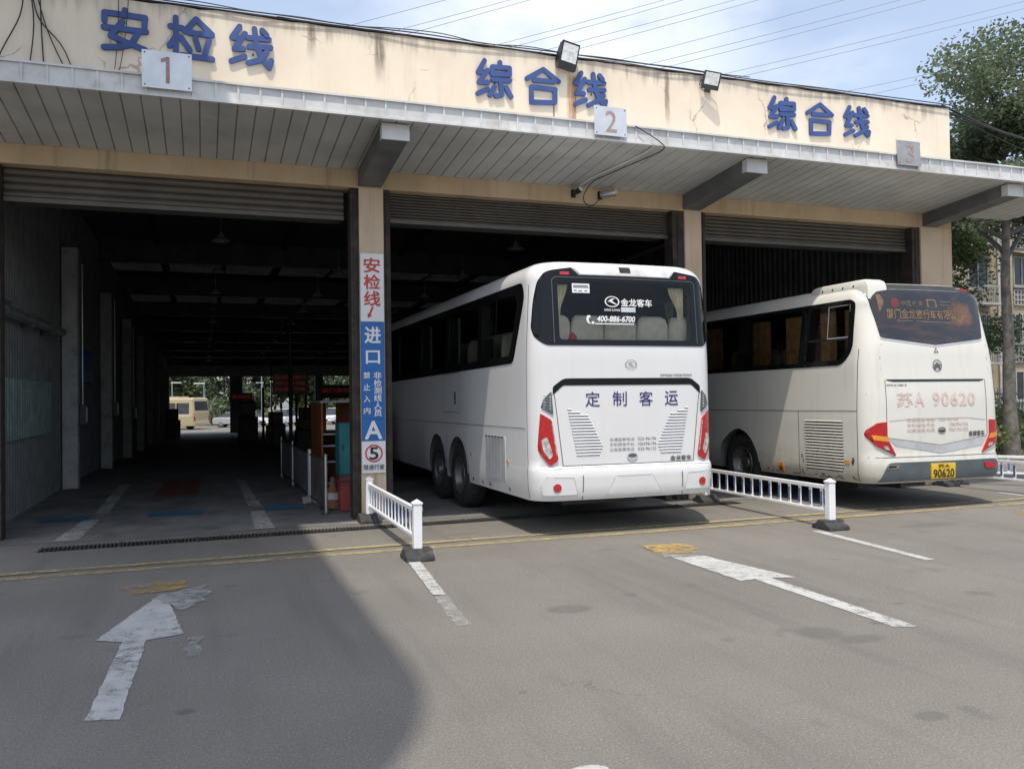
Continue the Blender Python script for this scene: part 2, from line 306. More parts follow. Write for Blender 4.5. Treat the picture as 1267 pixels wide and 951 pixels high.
# ------------------------------------------------------------------ geometry helpers
class MB:
    def __init__(s): s.v = []; s.f = []; s.mi = []
    def add(s, vs, fs, mi=0):
        o = len(s.v); s.v += [tuple(v) for v in vs]
        for f in fs: s.f.append([o+i for i in f]); s.mi.append(mi)
        return s
    def box(s, x0, x1, y0, y1, z0, z1, mi=0):
        vs = [(x, y, z) for z in (z0, z1) for y in (y0, y1) for x in (x0, x1)]
        return s.add(vs, [(0, 2, 3, 1), (4, 5, 7, 6), (0, 1, 5, 4), (2, 6, 7, 3), (0, 4, 6, 2), (1, 3, 7, 5)], mi)
    def prism(s, pts, axis, a, b, mi=0):
        # pts: 2D polygon; axis: 'x' -> pts are (y,z), 'y' -> (x,z), 'z' -> (x,y)
        def P(p, t): return {'x': (t, p[0], p[1]), 'y': (p[0], t, p[1]), 'z': (p[0], p[1], t)}[axis]
        n = len(pts); vs = [P(p, a) for p in pts]+[P(p, b) for p in pts]
        fs = [tuple(range(n)), tuple(range(2*n-1, n-1, -1))]+[(i, i+n, (i+1) % n+n, (i+1) % n) for i in range(n)]
        return s.add(vs, fs, mi)
    def tube(s, pts, rad, seg=8, mi=0, cap=True):
        pts = [Vector(p) for p in pts]; n = len(pts); rs = rad if isinstance(rad, (list, tuple)) else [rad]*n
        o = len(s.v); up = None
        for i, p in enumerate(pts):
            d = (pts[min(i+1, n-1)]-pts[max(i-1, 0)]).normalized()
            a = d.cross(Vector((0, 0, 1)));
            if a.length < .05: a = d.cross(Vector((0, 1, 0)))
            a.normalize()
            if up and a.dot(up) < 0: a = -a
            up = a; b = d.cross(a)
            for k in range(seg):
                t = 2*math.pi*k/seg; s.v.append(tuple(p+(a*math.cos(t)+b*math.sin(t))*rs[i]))
        for i in range(n-1):
            for k in range(seg):
                s.f.append([o+i*seg+k, o+i*seg+(k+1) % seg, o+(i+1)*seg+(k+1) % seg, o+(i+1)*seg+k]); s.mi.append(mi)
        if cap:
            s.f.append([o+k for k in range(seg)][::-1]); s.mi.append(mi); s.f.append([o+(n-1)*seg+k for k in range(seg)]); s.mi.append(mi)
        return s
    def lathe(s, prof, c, axis='z', seg=24, mi=0):
        # prof: (radius, along)
        o = len(s.v)
        for r, h in prof:
            for k in range(seg):
                t = 2*math.pi*k/seg; a, b = r*math.cos(t), r*math.sin(t)
                s.v.append({'z': (c[0]+a, c[1]+b, c[2]+h), 'x': (c[0]+h, c[1]+a, c[2]+b), 'y': (c[0]+a, c[1]+h, c[2]+b)}[axis])
        for i in range(len(prof)-1):
            for k in range(seg):
                s.f.append([o+i*seg+k, o+i*seg+(k+1) % seg, o+(i+1)*seg+(k+1) % seg, o+(i+1)*seg+k]); s.mi.append(mi)
        return s
    def build(s, name, mats, parent=None, smooth=None, bevel=0, loc=None):
        me = bpy.data.meshes.new(name); me.from_pydata(s.v, [], s.f); me.update()
        mats = mats if isinstance(mats, (list, tuple)) else [mats]
        for m in mats: me.materials.append(MT[m] if isinstance(m, str) else m)
        me.polygons.foreach_set('material_index', s.mi)
        bm = bmesh.new(); bm.from_mesh(me); bmesh.ops.recalc_face_normals(bm, faces=bm.faces); bm.to_mesh(me); bm.free()
        return link(name, me, parent, smooth, bevel, loc)

def link(name, me, parent=None, smooth=None, bevel=0, loc=None):
    if smooth:
        me.polygons.foreach_set('use_smooth', [True]*len(me.polygons)); me.set_sharp_from_angle(angle=R(smooth))
    o = bpy.data.objects.new(name, me); COL.objects.link(o)
    if parent: o.parent = parent
    if loc: o.location = loc
    if bevel:
        b = o.modifiers.new('bevel', 'BEVEL'); b.width = bevel; b.segments = 2; b.limit_method = 'ANGLE'; b.angle_limit = R(40)
    return o

def tag(o, label, cat, group=None):
    o['label'] = label; o['category'] = cat
    if group: o['group'] = group
    return o
def thing(name, label, cat, loc=(0, 0, 0), rz=0, group=None):
    o = bpy.data.objects.new(name, None); COL.objects.link(o); o.location = loc; o.rotation_euler = (0, 0, rz); o.empty_display_size = .2
    return tag(o, label, cat, group)
def struct(o): o['kind'] = 'structure'; return o
def dup(o, loc, rz=None, label=None):
    c = o.copy(); COL.objects.link(c); c.location = loc
    if rz is not None: c.rotation_euler = (0, 0, rz)
    if label: c['label'] = label
    for ch in list(o.children):
        d = ch.copy(); COL.objects.link(d); d.parent = c
        for g in list(ch.children):
            e = g.copy(); COL.objects.link(e); e.parent = d
    return c

def gz(y):
    if y < 20: return 0.0
    if y < 73: return -.0170*(y-20)
    return -.90

def inpoly(p, poly):
    x, y = p; c = False; j = len(poly)-1
    for i in range(len(poly)):
        xi, yi = poly[i]; xj, yj = poly[j]
        if (yi > y) != (yj > y) and x < (xj-xi)*(y-yi)/(yj-yi)+xi: c = not c
        j = i
    return c

def rpoly(pts, r, n=4):
    # round the corners of a polygon
    out = []; N = len(pts); rr = r if isinstance(r, (list, tuple)) else [r]*N
    for i in range(N):
        p = Vector(pts[i]); a = Vector(pts[i-1])-p; b = Vector(pts[(i+1) % N])-p
        k = min(rr[i], a.length*.45, b.length*.45)
        if k < 1e-4: out.append(tuple(p)); continue
        A = p+a.normalized()*k; B = p+b.normalized()*k
        for j in range(n+1):
            t = j/n; out.append(tuple(A*(1-t)**2+p*2*t*(1-t)+B*t*t))
    return out

def subdiv(poly, res):
    out = []
    for i in range(len(poly)):
        a, b = Vector(poly[i]), Vector(poly[(i+1) % len(poly)]); k = max(1, int((b-a).length/res+.5))
        for j in range(k): out.append(tuple(a+(b-a)*(j/k)))
    return out

def patch(name, poly, fn, mat, parent=None, off=.004, holes=(), res=.09, thick=.008, smooth=50):
    """a panel cut to a 2D outline and laid on a curved body: fn(u, v, off) -> point"""
    outer = subdiv(poly, res); hs = [subdiv(h, res) for h in holes]
    vs = []; es = []
    for lp in [outer]+hs:
        o = len(vs); vs += lp; es += [(o+i, o+(i+1) % len(lp)) for i in range(len(lp))]
    us = [p[0] for p in outer]; ws = [p[1] for p in outer]
    g = res*1.2; i0 = min(us)+g*.5
    while i0 < max(us):
        j0 = min(ws)+g*.5
        while j0 < max(ws):
            if inpoly((i0, j0), outer) and not any(inpoly((i0, j0), h) for h in hs): vs.append((i0, j0))
            j0 += g
        i0 += g
    r = delaunay_2d_cdt([Vector(v) for v in vs], es, [], 0, 1e-5)
    P = [tuple(v) for v in r[0]]
    mb = MB(); mb.v = [tuple(fn(p[0], p[1], off)) for p in P]
    keep = []
    for f in r[2]:
        c = (sum(P[i][0] for i in f)/3, sum(P[i][1] for i in f)/3)
        if inpoly(c, outer) and not any(inpoly(c, h) for h in hs): keep.append(list(f))
    mb.f = keep; mb.mi = [0]*len(keep)
    if thick:
        cnt = {}
        for f in keep:
            for i in range(3):
                e = (f[i], f[(i+1) % 3]); k = tuple(sorted(e)); cnt.setdefault(k, []).append(e)
        mp_ = {}
        for k, l in cnt.items():
            if len(l) == 1:
                a, b = l[0]
                for q in (a, b):
                    if q not in mp_: mp_[q] = len(mb.v); mb.v.append(tuple(fn(P[q][0], P[q][1], off-thick)))
                mb.f.append([b, a, mp_[a], mp_[b]]); mb.mi.append(0)
    return mb.build(name, mat, parent, smooth)

_tx = {}
def glyphs(body, offset=0.0, shear=0.0, spacing=1.0, line=1.0):
    k = (body, offset, shear, spacing, line)
    if k not in _tx:
        c = bpy.data.curves.new('t', 'FONT'); c.body = body; c.offset = offset; c.shear = shear; c.space_character = spacing; c.space_line = line
        c.resolution_u = 3; c.align_x = 'CENTER' if '\n' in body else 'LEFT'
        o = bpy.data.objects.new('t', c); COL.objects.link(o)
        me = bpy.data.meshes.new_from_object(o.evaluated_get(bpy.context.evaluated_depsgraph_get()))
        v = [(p.co.x, p.co.y) for p in me.vertices]; f = [list(p.vertices) for p in me.polygons]
        bpy.data.objects.remove(o); bpy.data.curves.remove(c); bpy.data.meshes.remove(me)
        x0, x1 = min(p[0] for p in v), max(p[0] for p in v); y0, y1 = min(p[1] for p in v), max(p[1] for p in v)
        _tx[k] = ([((p[0]-x0)/(x1-x0), (p[1]-y0)/(y1-y0)) for p in v], f)
    return _tx[k]
def lettering(body, fn, u0, u1, v0, v1, mat, parent=None, off=.006, offset=.0, shear=0, name='lettering', spacing=1.0, line=1.0):
    v, f = glyphs(body, 0, shear, spacing, line); h = (v1-v0)
    sh = [(0, 0)] if offset <= 0 else [(0, 0)]+[(math.cos(k*math.pi/3)*offset*h, math.sin(k*math.pi/3)*offset*h) for k in range(6)]
    mb = MB()
    for i, (dx, dy) in enumerate(sh):
        mb.add([fn(u0+(u1-u0)*a+dx, v0+(v1-v0)*b+dy, off+i*.00025) for a, b in v], f)
    return mb.build(name, mat, parent)

def capsule_stroke(mb, pts, w, y0, y1, fn=None):
    """rounded stroke (polyline with round ends) extruded from y0 to y1 in the XZ plane"""
    for i in range(len(pts)-1):
        a, b = Vector(pts[i]), Vector(pts[i+1]); d = (b-a).normalized(); n = Vector((-d.y, d.x)); k = 6
        base = math.atan2(n.y, n.x); pl = []
        for j in range(k+1):
            t = base+math.pi*j/k; pl.append((a.x+math.cos(t)*w, a.y+math.sin(t)*w))
        for j in range(k+1):
            t = base+math.pi+math.pi*j/k; pl.append((b.x+math.cos(t)*w, b.y+math.sin(t)*w))
        y0 -= .0011
        mb.prism(pl, 'y', y0, y1)
    return y0

# ------------------------------------------------------------------ ground and road markings
g = MB(); ys = [-150, -40, -10, 0, 5, 10, 20, 30, 45, 60, 73, 74, 100, 160, 800]; xs = [-700, -100, -30, -10, -3, 0, 3, 6, 9, 13, 20, 40, 100, 700]
for yy in ys:
    for xx in xs: g.v.append((xx, yy, gz(yy)))
for j in range(len(ys)-1):
    for i in range(len(xs)-1):
        a = j*len(xs)+i; g.f.append([a, a+1, a+1+len(xs), a+len(xs)]); g.mi.append(0)
struct(g.build('ground', 'asphalt'))
def ragged(p, amp, seed):
    r = random.Random(seed); out = []
    for q in subdiv(p, .06): out.append((q[0]+r.gauss(0, amp), q[1]+r.gauss(0, amp*1.6)))
    return out
def sheet(name, polys, mat, z=.004):
    mb = MB(); amp = {'orange_paint_patch': .022, 'scraped_paint_patch': .025, 'straight_arrow': .0035, 'faded_lane_line': .007, 'lane_line': .003}.get(name, 0)
    if amp: polys = [ragged(p, amp, 40+i) for i, p in enumerate(polys)]
    for i, p in enumerate(polys): mb.add([(x, y, gz(y)+z+.0012*i) for x, y in p], [tuple(range(len(p)))])
    return struct(mb.build(name, mat))
fl = MB()
for a, b in zip((11.62, 20, 73), (20, 73, 73.3)):
    fl.add([(-2.66, a, gz(a)+.004), (12.9, a, gz(a)+.004), (12.9, b, gz(b)+.004), (-2.66, b, gz(b)+.004)], [(0, 1, 2, 3)])
struct(fl.build('hall_floor', 'hallfloor'))
def strip(pts, w):
    out = []
    for (a, b) in zip(pts[:-1], pts[1:]):
        a, b = Vector(a), Vector(b); d = (b-a).normalized(); n = Vector((-d.y, d.x))*w/2
        out.append([tuple(a-n), tuple(b-n), tuple(b+n), tuple(a+n)])
    return out
sheet('yellow_double_line', strip([(-9, 9.32), (-2, 9.38), (2, 9.40), (6, 9.37), (11.4, 9.42), (20, 9.45)], .13)+strip([(-9, 9.6), (-2, 9.62), (1.4, 9.70), (6.2, 9.72), (11.4, 9.78), (20, 9.8)], .12), 'yellow_line')
sheet('straight_arrow', [[(-.60, 5.05), (-.43, 5.0), (-.39, 6.58), (-.545, 6.60)], [(-.73, 6.70), (-.545, 6.601), (-.39, 6.581), (-.15, 6.66), (-.30, 7.98), (-.40, 7.95)]], 'white_line')
sheet('scraped_paint_patch', [[(-.298, 7.7), (-.20, 7.35), (-.05, 7.62), (.03, 7.9), (-.02, 8.32), (-.2, 8.12), (-.42, 8.05), (-.40, 7.96)], [(-.13, 6.0), (-.02, 5.95), (-.05, 6.5), (-.12, 6.55)]], 'worn_line', .008)
sheet('orange_paint_patch', [[(-.68, 8.42), (-.62, 8.17), (-.2, 8.24), (-.13, 8.6), (-.4, 8.64)]], 'orange_patch', .008)
sheet('straight_arrow', [[(4.64, 4.86), (4.80, 4.81), (4.86, 6.57), (4.70, 6.59)], [(4.54, 6.56), (4.70, 6.591), (4.86, 6.571), (5.08, 6.50), (4.90, 7.75), (4.55, 7.80)]], 'white_line')
sheet('scraped_paint_patch', [[(4.52, 7.8), (4.86, 7.75), (5.02, 8.1), (4.75, 8.3), (4.5, 8.1)]], 'worn_line', .008)
sheet('orange_paint_patch', [[(4.5, 8.1), (4.8, 7.85), (5.1, 8.22), (5.0, 8.45), (4.62, 8.5)]], 'orange_patch', .012)
sheet('lane_line', [[(2.0, 9.06), (2.13, 9.07), (1.94, 7.1), (1.83, 7.11)]], 'white_line', .008)
sheet('faded_lane_line', [[(1.83, 7.1), (1.94, 7.09), (1.85, 6.08), (1.74, 6.1)]], 'worn_line')
sheet('lane_line', [[(6.97, 8.6), (7.09, 8.62), (6.88, 6.66), (6.77, 6.65)]], 'white_line')
sheet('lane_line', [[(12.3, 10.6), (12.4, 10.6), (12.3, 7.4), (12.2, 7.4)]], 'white_line')
sheet('orange_paint_patch', [[(10.4, 8.5), (10.9, 8.3), (11.3, 8.6), (11.0, 8.85), (10.5, 8.8)]], 'orange_patch')
sheet('white_paint_spot', [[(1.61+.1*math.cos(t*.4), 3.52+.06*math.sin(t*.4)) for t in range(16)]], 'white_line')
sheet('track_marks', [[(-1.72, 11.66), (-1.45, 11.66), (-1.40, 13.55), (-1.62, 13.55)], [(.62, 11.66), (.88, 11.66), (.86, 13.55), (.66, 13.55)], [(-1.55, 14.2), (-1.36, 14.2), (-1.4, 19), (-1.6, 19)], [(.66, 14.2), (.86, 14.2), (.8, 19), (.66, 19)]], 'track', .010)
sheet('floor_plate', [[(-2.2, 13.6), (-1.62, 13.6), (-1.55, 14.1), (-2.15, 14.1)], [(-.8, 13.6), (-.05, 13.6), (0, 14.1), (-.75, 14.1)], [(.9, 13.62), (1.45, 13.62), (1.5, 14.2), (.92, 14.2)]], 'bluefloor', .013)
sheet('inspection_plate', [[(-.85, 16.4), (-.1, 16.4), (-.05, 19.9), (-.75, 19.9)]], 'redfloor', .013)
# drain with cast-iron grate in front of the doors
gr = MB()
for i in range(212):
    x = -1.75+i*.045; y = 11.06+.055*(x+1.75)*.55
    if i % 19 == 18: gr.box(x-.012, x+.02, y-.12, y+.12, .003, .022); continue
    gr.box(x-.010, x+.010, y-.115, y+.115, .003, .018)
gr.add([(-1.78, 10.93, .006), (7.8, 11.22, .006), (7.8, 11.48, .006), (-1.78, 11.19, .006)], [(0, 1, 2, 3)], 1)
tag(gr.build('drain_grate', ['grate', 'black']), 'long rusty drain grate set in the ground in front of the doors', 'drain grate')

# ------------------------------------------------------------------ inspection hall
hall = thing('inspection_hall', 'long dark vehicle inspection hall with cream front, three open bays and a sheet metal canopy', 'building', (0, 12, 0))
HO = Vector((0, 12, 0))
def hb(mb): mb.v = [(x, y-12, z) for x, y, z in mb.v]; return mb      # world -> hall coordinates
def hp(name, mb, mat, parent=hall, **k): return hb(mb).build(name, mat, parent, **k)
PIL = ((-2.98, -2.66), (2.08, 2.43), (7.34, 7.65), (12.24, 12.97))
for a, b in PIL: hp('pillar', MB().box(a, b, 12.0, 12.4, 0, 4.66), 'pillar', bevel=.012)
hp('lintel', MB().box(-3.0, 12.97, 12.0, 12.4, 4.655, 4.96), 'lintel', bevel=.01)
# parapet: the material is laid out in hall-front coordinates, the sheet is a box with a slightly uneven top
pp = MB(); n = 80
top = [6.885+random.uniform(-.012, .010) for _ in range(n+1)]
for i in range(n+1):
    x = -3.0+15.97*i/n; pp.v += [(x, 12.0, 4.965), (x, 12.0, top[i]), (x, 12.26, top[i]), (x, 12.26, 4.965)]
for i in range(n):
    for k in range(4): pp.f.append([i*4+k, i*4+(k+1) % 4, i*4+4+(k+1) % 4, i*4+4+k]); pp.mi.append(0)
pp.f += [[3, 2, 1, 0], [n*4, n*4+1, n*4+2, n*4+3]]; pp.mi += [0, 0]
par = hp('parapet', pp, 'plaster')
cap = MB(); cap.box(-3.02, 12.99, 11.985, 12.28, 6.897, 6.915); hp('coping', cap, 'rustframe', par)
# canopy: soffit of narrow sheets, front fascia with ribs, lipped flashing on top
CZ = lambda y: 4.90+(12-y)*.083
canopy = MB(); X0, X1, P = -3.3, 14.6, .205
canopy.prism([(11.99, 4.965), (10.12, CZ(10.12)+.045), (10.12, 5.235), (11.99, 5.30)], 'x', X0, X1)
cano = hp('canopy', canopy, 'white_metal')
so = MB(); x = X0+.02
while x < X1-.3:
    so.add([(x, 11.992, CZ(11.992)), (x+P-.022, 11.992, CZ(11.992)), (x+P-.022, 10.14, CZ(10.14)), (x, 10.14, CZ(10.14))], [(0, 1, 2, 3)])
    for s_, e_ in ((x, -.011), (x+P-.022, .011)):
        so.add([(s_, 11.992, CZ(11.992)), (s_, 10.14, CZ(10.14)), (s_+e_, 10.14, CZ(10.14)+.026), (s_+e_, 11.992, CZ(11.992)+.026)], [(0, 1, 2, 3)])
    so.box(x+P-.020, x+P-.002, 10.15, 11.99, CZ(12)+.024, CZ(12)+.026, 1) if False else None
    x += P
hp('soffit', so, 'soffit', cano)
fa = MB(); fa.box(X0, X1, 10.085, 10.118, 5.03, 5.238)
fa.box(X0, X1, 10.055, 10.125, 5.239, 5.262); fa.box(X0, X1, 10.062, 10.0845, 5.025, 5.05)
x = X0+.1
while x < X1: fa.box(x-.011, x+.011, 10.069, 10.0845, 5.0505, 5.2385); x += .24
hp('fascia', fa, 'white_metal', cano)
for x0 in (2.07, 7.30, 12.28):
    bm_ = MB(); bm_.prism([(11.998, 4.67), (10.27, 4.845), (10.27, CZ(10.27)+.015), (11.998, CZ(12)-.003)], 'x', x0, x0+.33)
    o = hp('canopy_beam', bm_, 'beam', bevel=.008)
    cb = MB(); cb.box(x0-.006, x0+.336, 10.235, 10.268, 4.835, 5.03); cb.box(x0-.006, x0-.002, 10.2685, 10.36, 4.84, 5.02); cb.box(x0+.332, x0+.336, 10.2685, 10.36, 4.84, 5.02)
    hp('end_cap', cb, 'white_metal', o, bevel=.004)
# door guide rails and rolled-up shutters
for a, b in ((-2.655, -2.34), (1.965, 2.076), (2.434, 2.53), (7.13, 7.335), (7.655, 7.74), (12.06, 12.235)):
    gmb = MB(); gmb.box(a, b, 12.03, 12.30, 0, 4.65); m_ = (a+b)/2; gmb.box(m_-.02, m_+.02, 12.015, 12.0295, .02, 4.6)
    hp('guide_rail', gmb, 'rustframe', bevel=.01)
for (a, b, zb, seg) in ((-2.33, 1.895, 4.27, 4), (2.535, 7.125, 4.27, 9), (7.745, 12.055, 4.28, 6)):
    sh = MB(); H = 4.65-zb; N = seg*8; vs = []
    for i in range(N+1):
        z = zb+H*i/N; y = 12.22-.035*abs(math.sin(math.pi*seg*i/N))**.6; vs.append((y, z))
    for i in range(N): sh.add([(a, *vs[i]), (b, *vs[i]), (b, *vs[i+1]), (a, *vs[i+1])], [(0, 1, 2, 3)])
    sh.box(a, b, 12.17, 12.235, zb-.05, zb+.005)
    sh.box(a, b, 12.24, 12.62, zb-.02, 4.65)
    hp('roller_shutter', sh, 'shutter')
# side walls of ribbed sheet
def ribwall(x, sgn, y0, y1, zt, mat, name, z0=0):
    mb = MB(); y = y0; prev = None; pts = []
    while y < y1:
        pts += [(x, y), (x, y+.10), (x+sgn*.035, y+.125), (x+sgn*.035, y+.165), (x, y+.19)]; y += .19
    for (xa, ya), (xb, yb) in zip(pts[:-1], pts[1:]):
        if yb-ya < 1e-6: continue
        mb.add([(xa, ya, gz(ya)+z0), (xb, yb, gz(yb)+z0), (xb, yb, zt+gz(yb)), (xa, ya, zt+gz(ya))], [(0, 1, 2, 3)])
    return hp(name, mb, mat)
ribwall(-2.66, 1, 12.41, 73, 6.1, 'wallsheet', 'side_wall')
ribwall(12.93, -1, 12.41, 73, 6.1, 'wallsheet', 'side_wall')
ow = MB()
for a, b in zip((12.41, 20, 73), (20, 73, 73)):
    if b > a:
        for xx in (-2.72, 13.0): ow.add([(xx, a, gz(a)-.1), (xx, b, gz(b)-.1), (xx, b, gz(b)+6.3), (xx, a, 6.3+gz(a))], [(0, 1, 2, 3)])
hp('outer_wall', ow, 'plaster')
ribwall(-2.615, 1, 12.9, 17.4, 2.05, 'wallgreen', 'wall_panel', 1.15)
for i in range(8):
    y = 18.75+6.7*i
    hp('column', MB().box(-2.60, -2.32, y, y+.30, gz(y)-.02, gz(y)+4.75), 'column', bevel=.01)
    if i > 0: hp('column', MB().box(12.55, 12.85, y, y+.3, gz(y)-.02, gz(y)+4.75), 'column', bevel=.01)
# roof with three bands of translucent sheets between the roof beams
ROOF = 6.25; bands = [(27.0, 31.0), (36.5, 39.5), (46, 48.5), (58, 60)]
cuts = [12.27]+[v for b in bands for v in b]+[73.3]
rf = MB(); sks = []
for i, (a, b) in enumerate(zip(cuts[:-1], cuts[1:])):
    if i % 2 == 0 and a < 20 < b:
        rf.add([(-2.75, a, ROOF), (13, a, ROOF), (13, 20, ROOF), (-2.75, 20, ROOF)], [(0, 1, 2, 3)]); a = 20
    if i % 2 == 0: rf.add([(-2.75, a, ROOF+gz(a)), (13, a, ROOF+gz(a)), (13, b, ROOF+gz(b)), (-2.75, b, ROOF+gz(b))], [(0, 1, 2, 3)])
    else:
        xx = -2.75; sk = MB(); sks.append(sk)
        while xx < 13:
            x2 = min(13, xx+1.75); k = (-.15 if x2 < 12.9 else 0)
            sk.add([(xx, a, ROOF+gz(a)), (x2+k, a, ROOF+gz(a)), (x2+k, b, ROOF+gz(b)), (xx, b, ROOF+gz(b))], [(0, 1, 2, 3)])
            if k: rf.add([(x2+k, a, ROOF+gz(a)), (x2, a, ROOF+gz(a)), (x2, b, ROOF+gz(b)), (x2+k, b, ROOF+gz(b))], [(0, 1, 2, 3)])
            xx = x2
rfo = hp('roof', rf, 'darkroof'); [hp('skylight', sk, 'skylight', rfo) for sk in sks]
for i in range(9):
    y = 18.8+6.7*i
    hp('roof_beam', MB().box(-2.62, 12.88, y, y+.22, ROOF+gz(y)-.62, ROOF+gz(y)-.02), 'steel')
for i, xx in enumerate((-1.2, 2.2, 5.6, 9.0, 12.0)):
    pmb = MB(); z_ = ROOF-.16
    pmb.prism([(12.7, z_), (20, z_), (73, z_+gz(73)), (73, z_+gz(73)+.13), (20, z_+.13), (12.7, z_+.13)], 'x', xx, xx+.12); hp('purlin', pmb, 'steel')
ew = MB(); ez = gz(73)
ew.box(-2.66, 12.93, 73, 73.25, 3.66, 6.3+ez)
for a, b in ((-2.66, -2.5), (2.05, 3.03), (8.84, 9.5), (12.7, 12.93)): ew.box(a, b, 73.02, 73.24, ez-.05, 3.66)
hp('end_wall', ew, 'wallsheet'); hp('end_lintel', MB().box(-2.65, 12.92, 72.85, 72.99, 3.66, 4.55), 'aptgrey')

# ------------------------------------------------------------------ lettering on the parapet
AN = [[(-0.91, 6.73), (-0.91, 6.66)], [(-1.15, 6.56), (-1.15, 6.67), (-1.03, 6.67), (-0.67, 6.66), (-0.68, 6.55)], [(-1.16, 6.48), (-0.66, 6.48)], [(-0.94, 6.58), (-1.08, 6.38), (-0.86, 6.3), (-0.67, 6.24)], [(-0.75, 6.46), (-0.84, 6.29), (-0.98, 6.24), (-1.16, 6.22)]]
JIAN = [[(-0.37, 6.6), (-0.22, 6.59)], [(-0.3, 6.72), (-0.3, 6.24)], [(-0.29, 6.49), (-0.38, 6.34)], [(-0.24, 6.47), (-0.13, 6.31)], [(-0.19, 6.55), (-0.05, 6.73), (0.15, 6.55)], [(-0.14, 6.54), (0.14, 6.54)], [(-0.06, 6.47), (-0.02, 6.34)], [(0.11, 6.46), (0.05, 6.25)], [(-0.23, 6.23), (0.15, 6.22)]]
XIAN = [[(0.5, 6.71), (0.4, 6.55), (0.49, 6.55)], [(0.57, 6.62), (0.43, 6.4), (0.55, 6.41)], [(0.39, 6.23), (0.56, 6.31)], [(0.61, 6.57), (0.88, 6.58)], [(0.62, 6.45), (0.9, 6.47)], [(0.69, 6.7), (0.72, 6.47), (0.78, 6.32), (0.88, 6.19), (0.91, 6.29)], [(0.85, 6.4), (0.76, 6.28), (0.61, 6.23)], [(0.79, 6.69), (0.85, 6.63)]]
ZONG = [[(3.96, 6.67), (3.86, 6.49), (3.96, 6.5)], [(4.01, 6.53), (3.87, 6.34), (4.01, 6.35)], [(3.85, 6.17), (4.0, 6.25)], [(4.2, 6.67), (4.2, 6.62)], [(4.08, 6.48), (4.08, 6.59), (4.35, 6.6), (4.35, 6.5)], [(4.08, 6.48), (4.35, 6.5)], [(4.08, 6.4), (4.35, 6.41)], [(4.21, 6.39), (4.22, 6.18), (4.13, 6.16)], [(4.11, 6.29), (4.04, 6.16)], [(4.29, 6.3), (4.37, 6.17)]]
HE = [[(4.63, 6.48), (4.9, 6.65), (5.15, 6.49)], [(4.75, 6.47), (5.08, 6.48)], [(4.7, 6.13), (4.7, 6.36), (5.09, 6.36), (5.08, 6.16), (4.7, 6.13)]]
XIANB = [[(5.53, 6.67), (5.43, 6.5), (5.51, 6.5)], [(5.59, 6.58), (5.45, 6.34), (5.57, 6.35)], [(5.43, 6.18), (5.6, 6.26)], [(5.64, 6.54), (5.92, 6.55)], [(5.66, 6.42), (5.92, 6.44)], [(5.73, 6.67), (5.77, 6.42), (5.83, 6.28), (5.92, 6.2), (5.94, 6.27)], [(5.9, 6.35), (5.79, 6.26), (5.65, 6.18)], [(5.84, 6.66), (5.89, 6.6)]]
def sign_letters(label, chars, dx=0.0, w=.036):
    cx = sum(p[0] for c in chars for s in c for p in s)/sum(len(s) for c in chars for s in c)+dx
    t = thing('sign_lettering', label, 'sign lettering', (cx, 11.99, 6.1), group='blue signs along the parapet')
    for c in chars:
        mb = MB(); y = 11.968
        for st in c: y = capsule_stroke(mb, [(p[0]+dx, p[1]) for p in st], w, y, 11.992)
        x0 = sum(p[0] for s in c for p in s)/sum(len(s) for s in c)+dx
        mb.box(x0-.012, x0+.012, 11.9915, 11.9995, 6.34, 6.37); 
        mb.v = [(x-cx, y_-11.99, z-6.1) for x, y_, z in mb.v]
        mb.build('character', 'blue', t)
    return t
sign_letters('blue raised lettering reading 安检线 on the left end of the cream parapet', [AN, JIAN, XIAN])
sign_letters('blue raised lettering reading 综合线 beside rust streaks on the parapet, above number 2', [ZONG, HE, XIANB])
sign_letters('blue raised lettering reading 综合线 on the clean right stretch of parapet, near number 3', [ZONG, HE, XIANB], 5.14)
# numbered lane plates on the canopy edge
for (x0, x1, z0, z1, t, lean) in ((-.60, -.09, 5.10, 5.51, '1', 0), (4.81, 5.28, 5.08, 5.46, '2', 0), (9.82, 10.27, 5.09, 5.46, '3', -.03)):
    cx = (x0+x1)/2
    th = thing('number_plate', {'1': 'square white metal plate with a faded red 1 on the canopy edge', '2': 'square white metal plate with a faded outlined red 2 on the canopy edge', '3': 'tilted grey metal plate with a peeling 3 on the canopy edge'}[t], 'number plate', (cx, 10.05, z0), group='lane number plates on the canopy')
    h = z1-z0; w = (x1-x0)/2
    pl = MB(); pl.prism([(-w+lean, h), (w+lean, h), (w, 0), (-w, 0)], 'y', -.022, -.012); pl.box(-.02, .02, -.0115, .008, .02, .1)
    pl.build('plate', ['plategrey' if t == '3' else 'platemetal'], th, bevel=.002)
    if t == '1':
        nb_ = MB(); nb_.prism([(-.012, .06), (.028, .06), (.028, h-.06), (.006, h-.055), (-.062, h-.085), (-.062, h-.125), (-.012, h-.11)], 'y', -.0245, -.0225); nb_.build('lettering', 'fadedred', th)
    else: lettering(t, lambda u, v, o: (u, -.0225-o, v), -.075, .085, .05, h*.86, 'palered', th, off=.002, offset=.006)
    bo = MB()
    for sx in (-1, 1):
        for zz in (.03, h-.03): bo.lathe([(.008, -.026), (.008, -.02)], (sx*(w-.03), 0, zz), 'y', 8); bo.lathe([(0, -.026), (.008, -.026)], (sx*(w-.03), 0, zz), 'y', 8)
    bo.build('bolt', 'rustframe', th)
